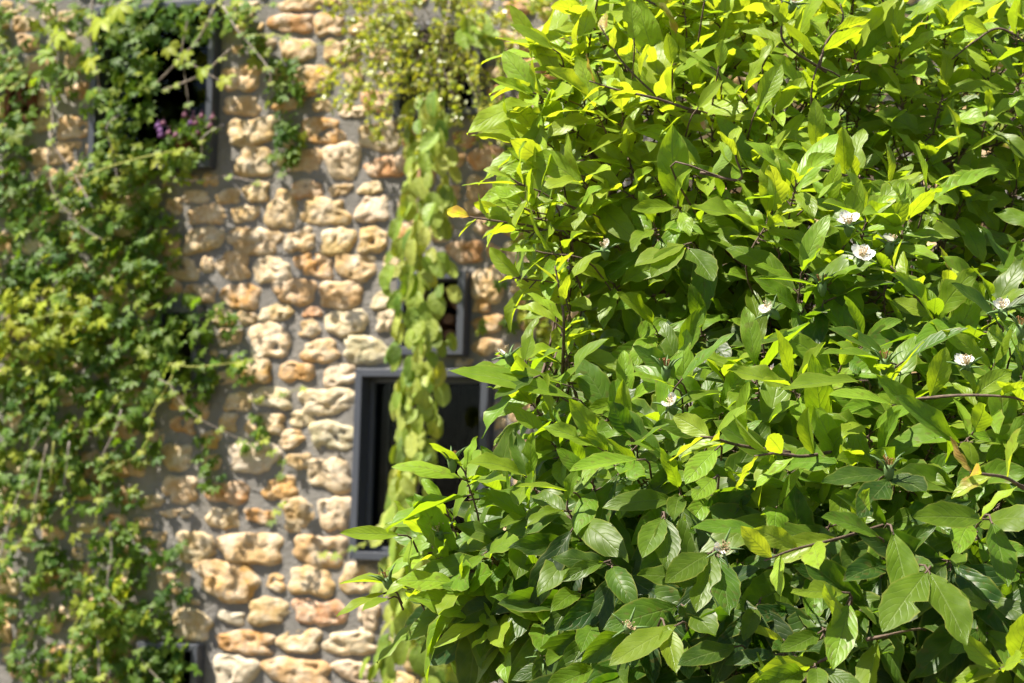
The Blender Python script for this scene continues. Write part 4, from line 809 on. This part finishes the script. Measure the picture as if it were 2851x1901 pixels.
STM = [([(135,200),(140,330),(150,400),(200,500),(265,580)],.010,'vine_pale',.32),([(136,370),(130,450),(150,540),(220,630),(285,670)],.009,'vine_stem',.30),([(600,20),(560,110),(500,170),(420,250)],.011,'vine_stem',.22),([(640,140),(560,205),(500,232),(450,248)],.009,'vine_stem',.25),([(515,60),(510,140),(505,200),(530,310)],.007,'vine_stem',.15),([(515,160),(570,200),(620,225)],.006,'vine_stem',.28),
       ([(262,-20),(262,120),(275,200),(280,280)],.008,'vine_stem',.3),([(335,320),(312,360),(310,430),(325,510)],.007,'vine_pale',.36),([(230,500),(330,460),(450,430),(540,410)],.007,'vine_green',.4),([(620,345),(580,390),(560,420)],.007,'vine_pale',.3),([(0,100),(28,130),(38,170)],.007,'vine_green',.35),([(38,165),(10,200),(0,220)],.006,'vine_green',.35),([(50,175),(62,210),(40,240),(5,244)],.006,'vine_green',.35),
       ([(620,10),(665,85),(705,140),(745,190),(742,240)],.008,'vine_pale',.25),([(670,98),(740,102),(800,110),(870,122),(935,108)],.005,'vine_green',.2),([(640,40),(700,20),(770,0)],.005,'vine_green',.2),([(470,490),(540,510),(640,495),(730,510),(810,475)],.005,'vine_pale',.15),
       ([(478,1040),(460,1110),(425,1170),(420,1210),(370,1265),(300,1310),(285,1380),(265,1465)],.0065,'vine_green',.34),([(480,1070),(520,1120),(560,1170),(620,1200),(700,1240)],.005,'vine_stem',.2),([(440,1060),(480,1070)],.007,'vine_stem',.35),([(470,1015),(560,1020),(660,1010),(700,1000)],.005,'vine_green',.25),([(130,1240),(110,1380),(80,1480),(40,1530),(0,1570)],.008,'vine_stem',.35),([(150,1230),(125,1350),(90,1450),(70,1510),(45,1525)],.008,'vine_green',.36),
       ([(340,1140),(320,1200),(290,1270)],.008,'vine_pale',.38),([(190,1230),(185,1330),(170,1390)],.008,'vine_pale',.3),([(0,1580),(20,1500),(45,1410),(60,1340)],.008,'vine_pale',.3),([(305,1460),(310,1540),(295,1640),(340,1690)],.007,'vine_pale',.3),([(235,1680),(205,1740),(200,1790)],.007,'vine_green',.36),([(200,1790),(195,1880),(200,1930)],.007,'vine_pale',.3),([(275,1780),(280,1860),(282,1930)],.008,'vine_pale',.3),([(380,1790),(400,1850),(440,1880),(480,1930)],.006,'vine_stem',.2),
       ([(250,1190),(300,1150),(330,1110)],.006,'vine_stem',.3),([(735,1210),(765,1240),(785,1290),(780,1330)],.004,'vine_green',.15),([(785,1390),(770,1420),(745,1445)],.004,'vine_green',.15),([(690,1110),(780,1100),(850,1085)],.004,'vine_green',.15),([(880,1545),(930,1548),(980,1530),(1020,1508)],.004,'vine_green',.35),([(130,1290),(150,1290)],.005,'vine_stem',.3),([(140,1180),(100,1240),(60,1330)],.007,'vine_stem',.2),([(270,850),(220,880),(170,860),(80,900)],.006,'vine_green',.5)]
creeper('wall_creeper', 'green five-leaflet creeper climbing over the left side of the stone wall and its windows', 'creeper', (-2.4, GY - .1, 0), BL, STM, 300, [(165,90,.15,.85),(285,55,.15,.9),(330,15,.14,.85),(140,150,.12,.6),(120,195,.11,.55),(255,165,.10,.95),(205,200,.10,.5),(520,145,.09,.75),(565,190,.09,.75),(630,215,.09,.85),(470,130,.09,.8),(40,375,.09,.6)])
BL2 = [(1440,450,60,130,16,.85,.3),(1470,640,50,90,12,.7,.3),(1480,880,50,50,12,.75,.35),(1500,960,40,50,8,.6,.3),(1400,880,30,40,3,.2,.15),(1430,770,40,40,4,.2,.15),(1700,30,90,60,34,.85,.6),(1800,110,70,100,40,.85,.6),(1620,120,60,70,18,.7,.5),(1950,60,120,110,40,.8,.6),(2150,60,120,110,36,.75,.6),(2400,60,140,110,40,.8,.6),(2650,100,140,140,44,.8,.6),(2800,260,90,160,40,.85,.6),(1560,-10,80,50,18,.75,.5),(1900,250,150,120,20,.6,.4),(2300,250,150,120,20,.6,.4),(1640,700,90,140,16,.7,.35),(1600,400,90,140,16,.7,.35)]
STM2 = [([(1500,1060),(1490,960),(1480,880),(1465,760),(1470,600),(1440,400),(1500,200)],.008,'vine_stem',.2),([(1500,200),(1700,60),(1950,40),(2300,30),(2700,60)],.008,'vine_stem',.4),([(1350,885),(1352,900),(1345,925)],.004,'vine_green',.15)]
creeper('yellow_creeper', 'blurred yellow-green creeper on the wall behind the medlar branches', 'creeper', (1.2, GY - .1, 0), BL2, STM2, 120)

# ------------------------------------------------------------------ fuchsia on the sill of the creeper window
fz = WR['creeper'][2] + .065; fx = wx(525, 400)[0]
fu = empty('fuchsia_plant', (fx, GY - .05, fz)); tag(fu, 'small potted fuchsia with magenta and violet flowers on the left window sill', 'plant')
m = MB(); m.tube([(fx, GY - .02, fz), (fx, GY - .02, fz + .10), (fx, GY - .02, fz + .115), (fx, GY - .02, fz + .13)], [.055, .068, .075, .072], 14); m.build('pot', M['brick_red'], fu, smooth=True)
FLs = LeafSet(3, 1, lancet); ms = MB()
for i in range(26):
    e = at(rng.uniform(470, 600), rng.uniform(325, 430), GY - rng.uniform(.0, .22)); s0 = np.array((fx, GY - .02, fz + .12)); P = smooth_path([s0, s0 * .5 + e * .5 + (0, 0, .03), e], 5); ms.tube(P, .0025, 4)
    for q in range(3, len(P)):
        for _ in range(4):
            L = rng.uniform(.022, .04); FLs.add(P[q] + rng.normal(0, .012, 3), nrm(rng.normal(0, 1, 3)), rng.normal(0, .6, 3) + np.array((0, -.6, .5)), L, L * .5, bend=.4, fold=.2, tone=.3, rnd=rng.random())
stuff(ms.build('stems', M['vine_stem'], fu, smooth=True)); emit(FLs, fu, M['creeper'], 0)
for (px, py, k) in [(440,352,1),(450,375,1),(446,365,1),(448,378,1),(470,372,0),(455,345,0),(490,378,0),(515,322,0),(538,330,0),(545,345,0),(552,370,0),(562,325,0),(585,352,0),(592,330,0),(530,345,1)]:
    c = at(px, py, GY - rng.uniform(.12, .24)); fl = MB()
    for i in range(5):
        w = i * 1.257; r = np.array((math.cos(w), math.sin(w), 0)); fl.tube([c + (0, 0, .022), c + r * .008 + (0, 0, .008), c + r * .016 + (0, 0, -.012)], [.003, .008, .003], 5)
    fl.tube([c + (0, 0, .045), c + (0, 0, .02)], [.001, .003], 4); fl.build('flower', M['fuchsia_b' if k else 'fuchsia_a'], fu, smooth=True)

# turn everything that belongs to the house wall about its pivot
for o in list(bpy.data.objects):
    if o.parent is None and o.type in ('MESH', 'EMPTY') and o.name not in ('ground',) and o.location.y > 8:
        p = PIVOT + RZ @ (np.array(o.location) - PIVOT); o.location = p.tolist(); o.rotation_euler = (0, 0, YAW)
print('verts', sum(len(o.data.vertices) for o in bpy.data.objects if o.type == 'MESH'), 'objects', len(bpy.data.objects), 'leaves', len(ML.L), 'stones', n_listed, len(todo))
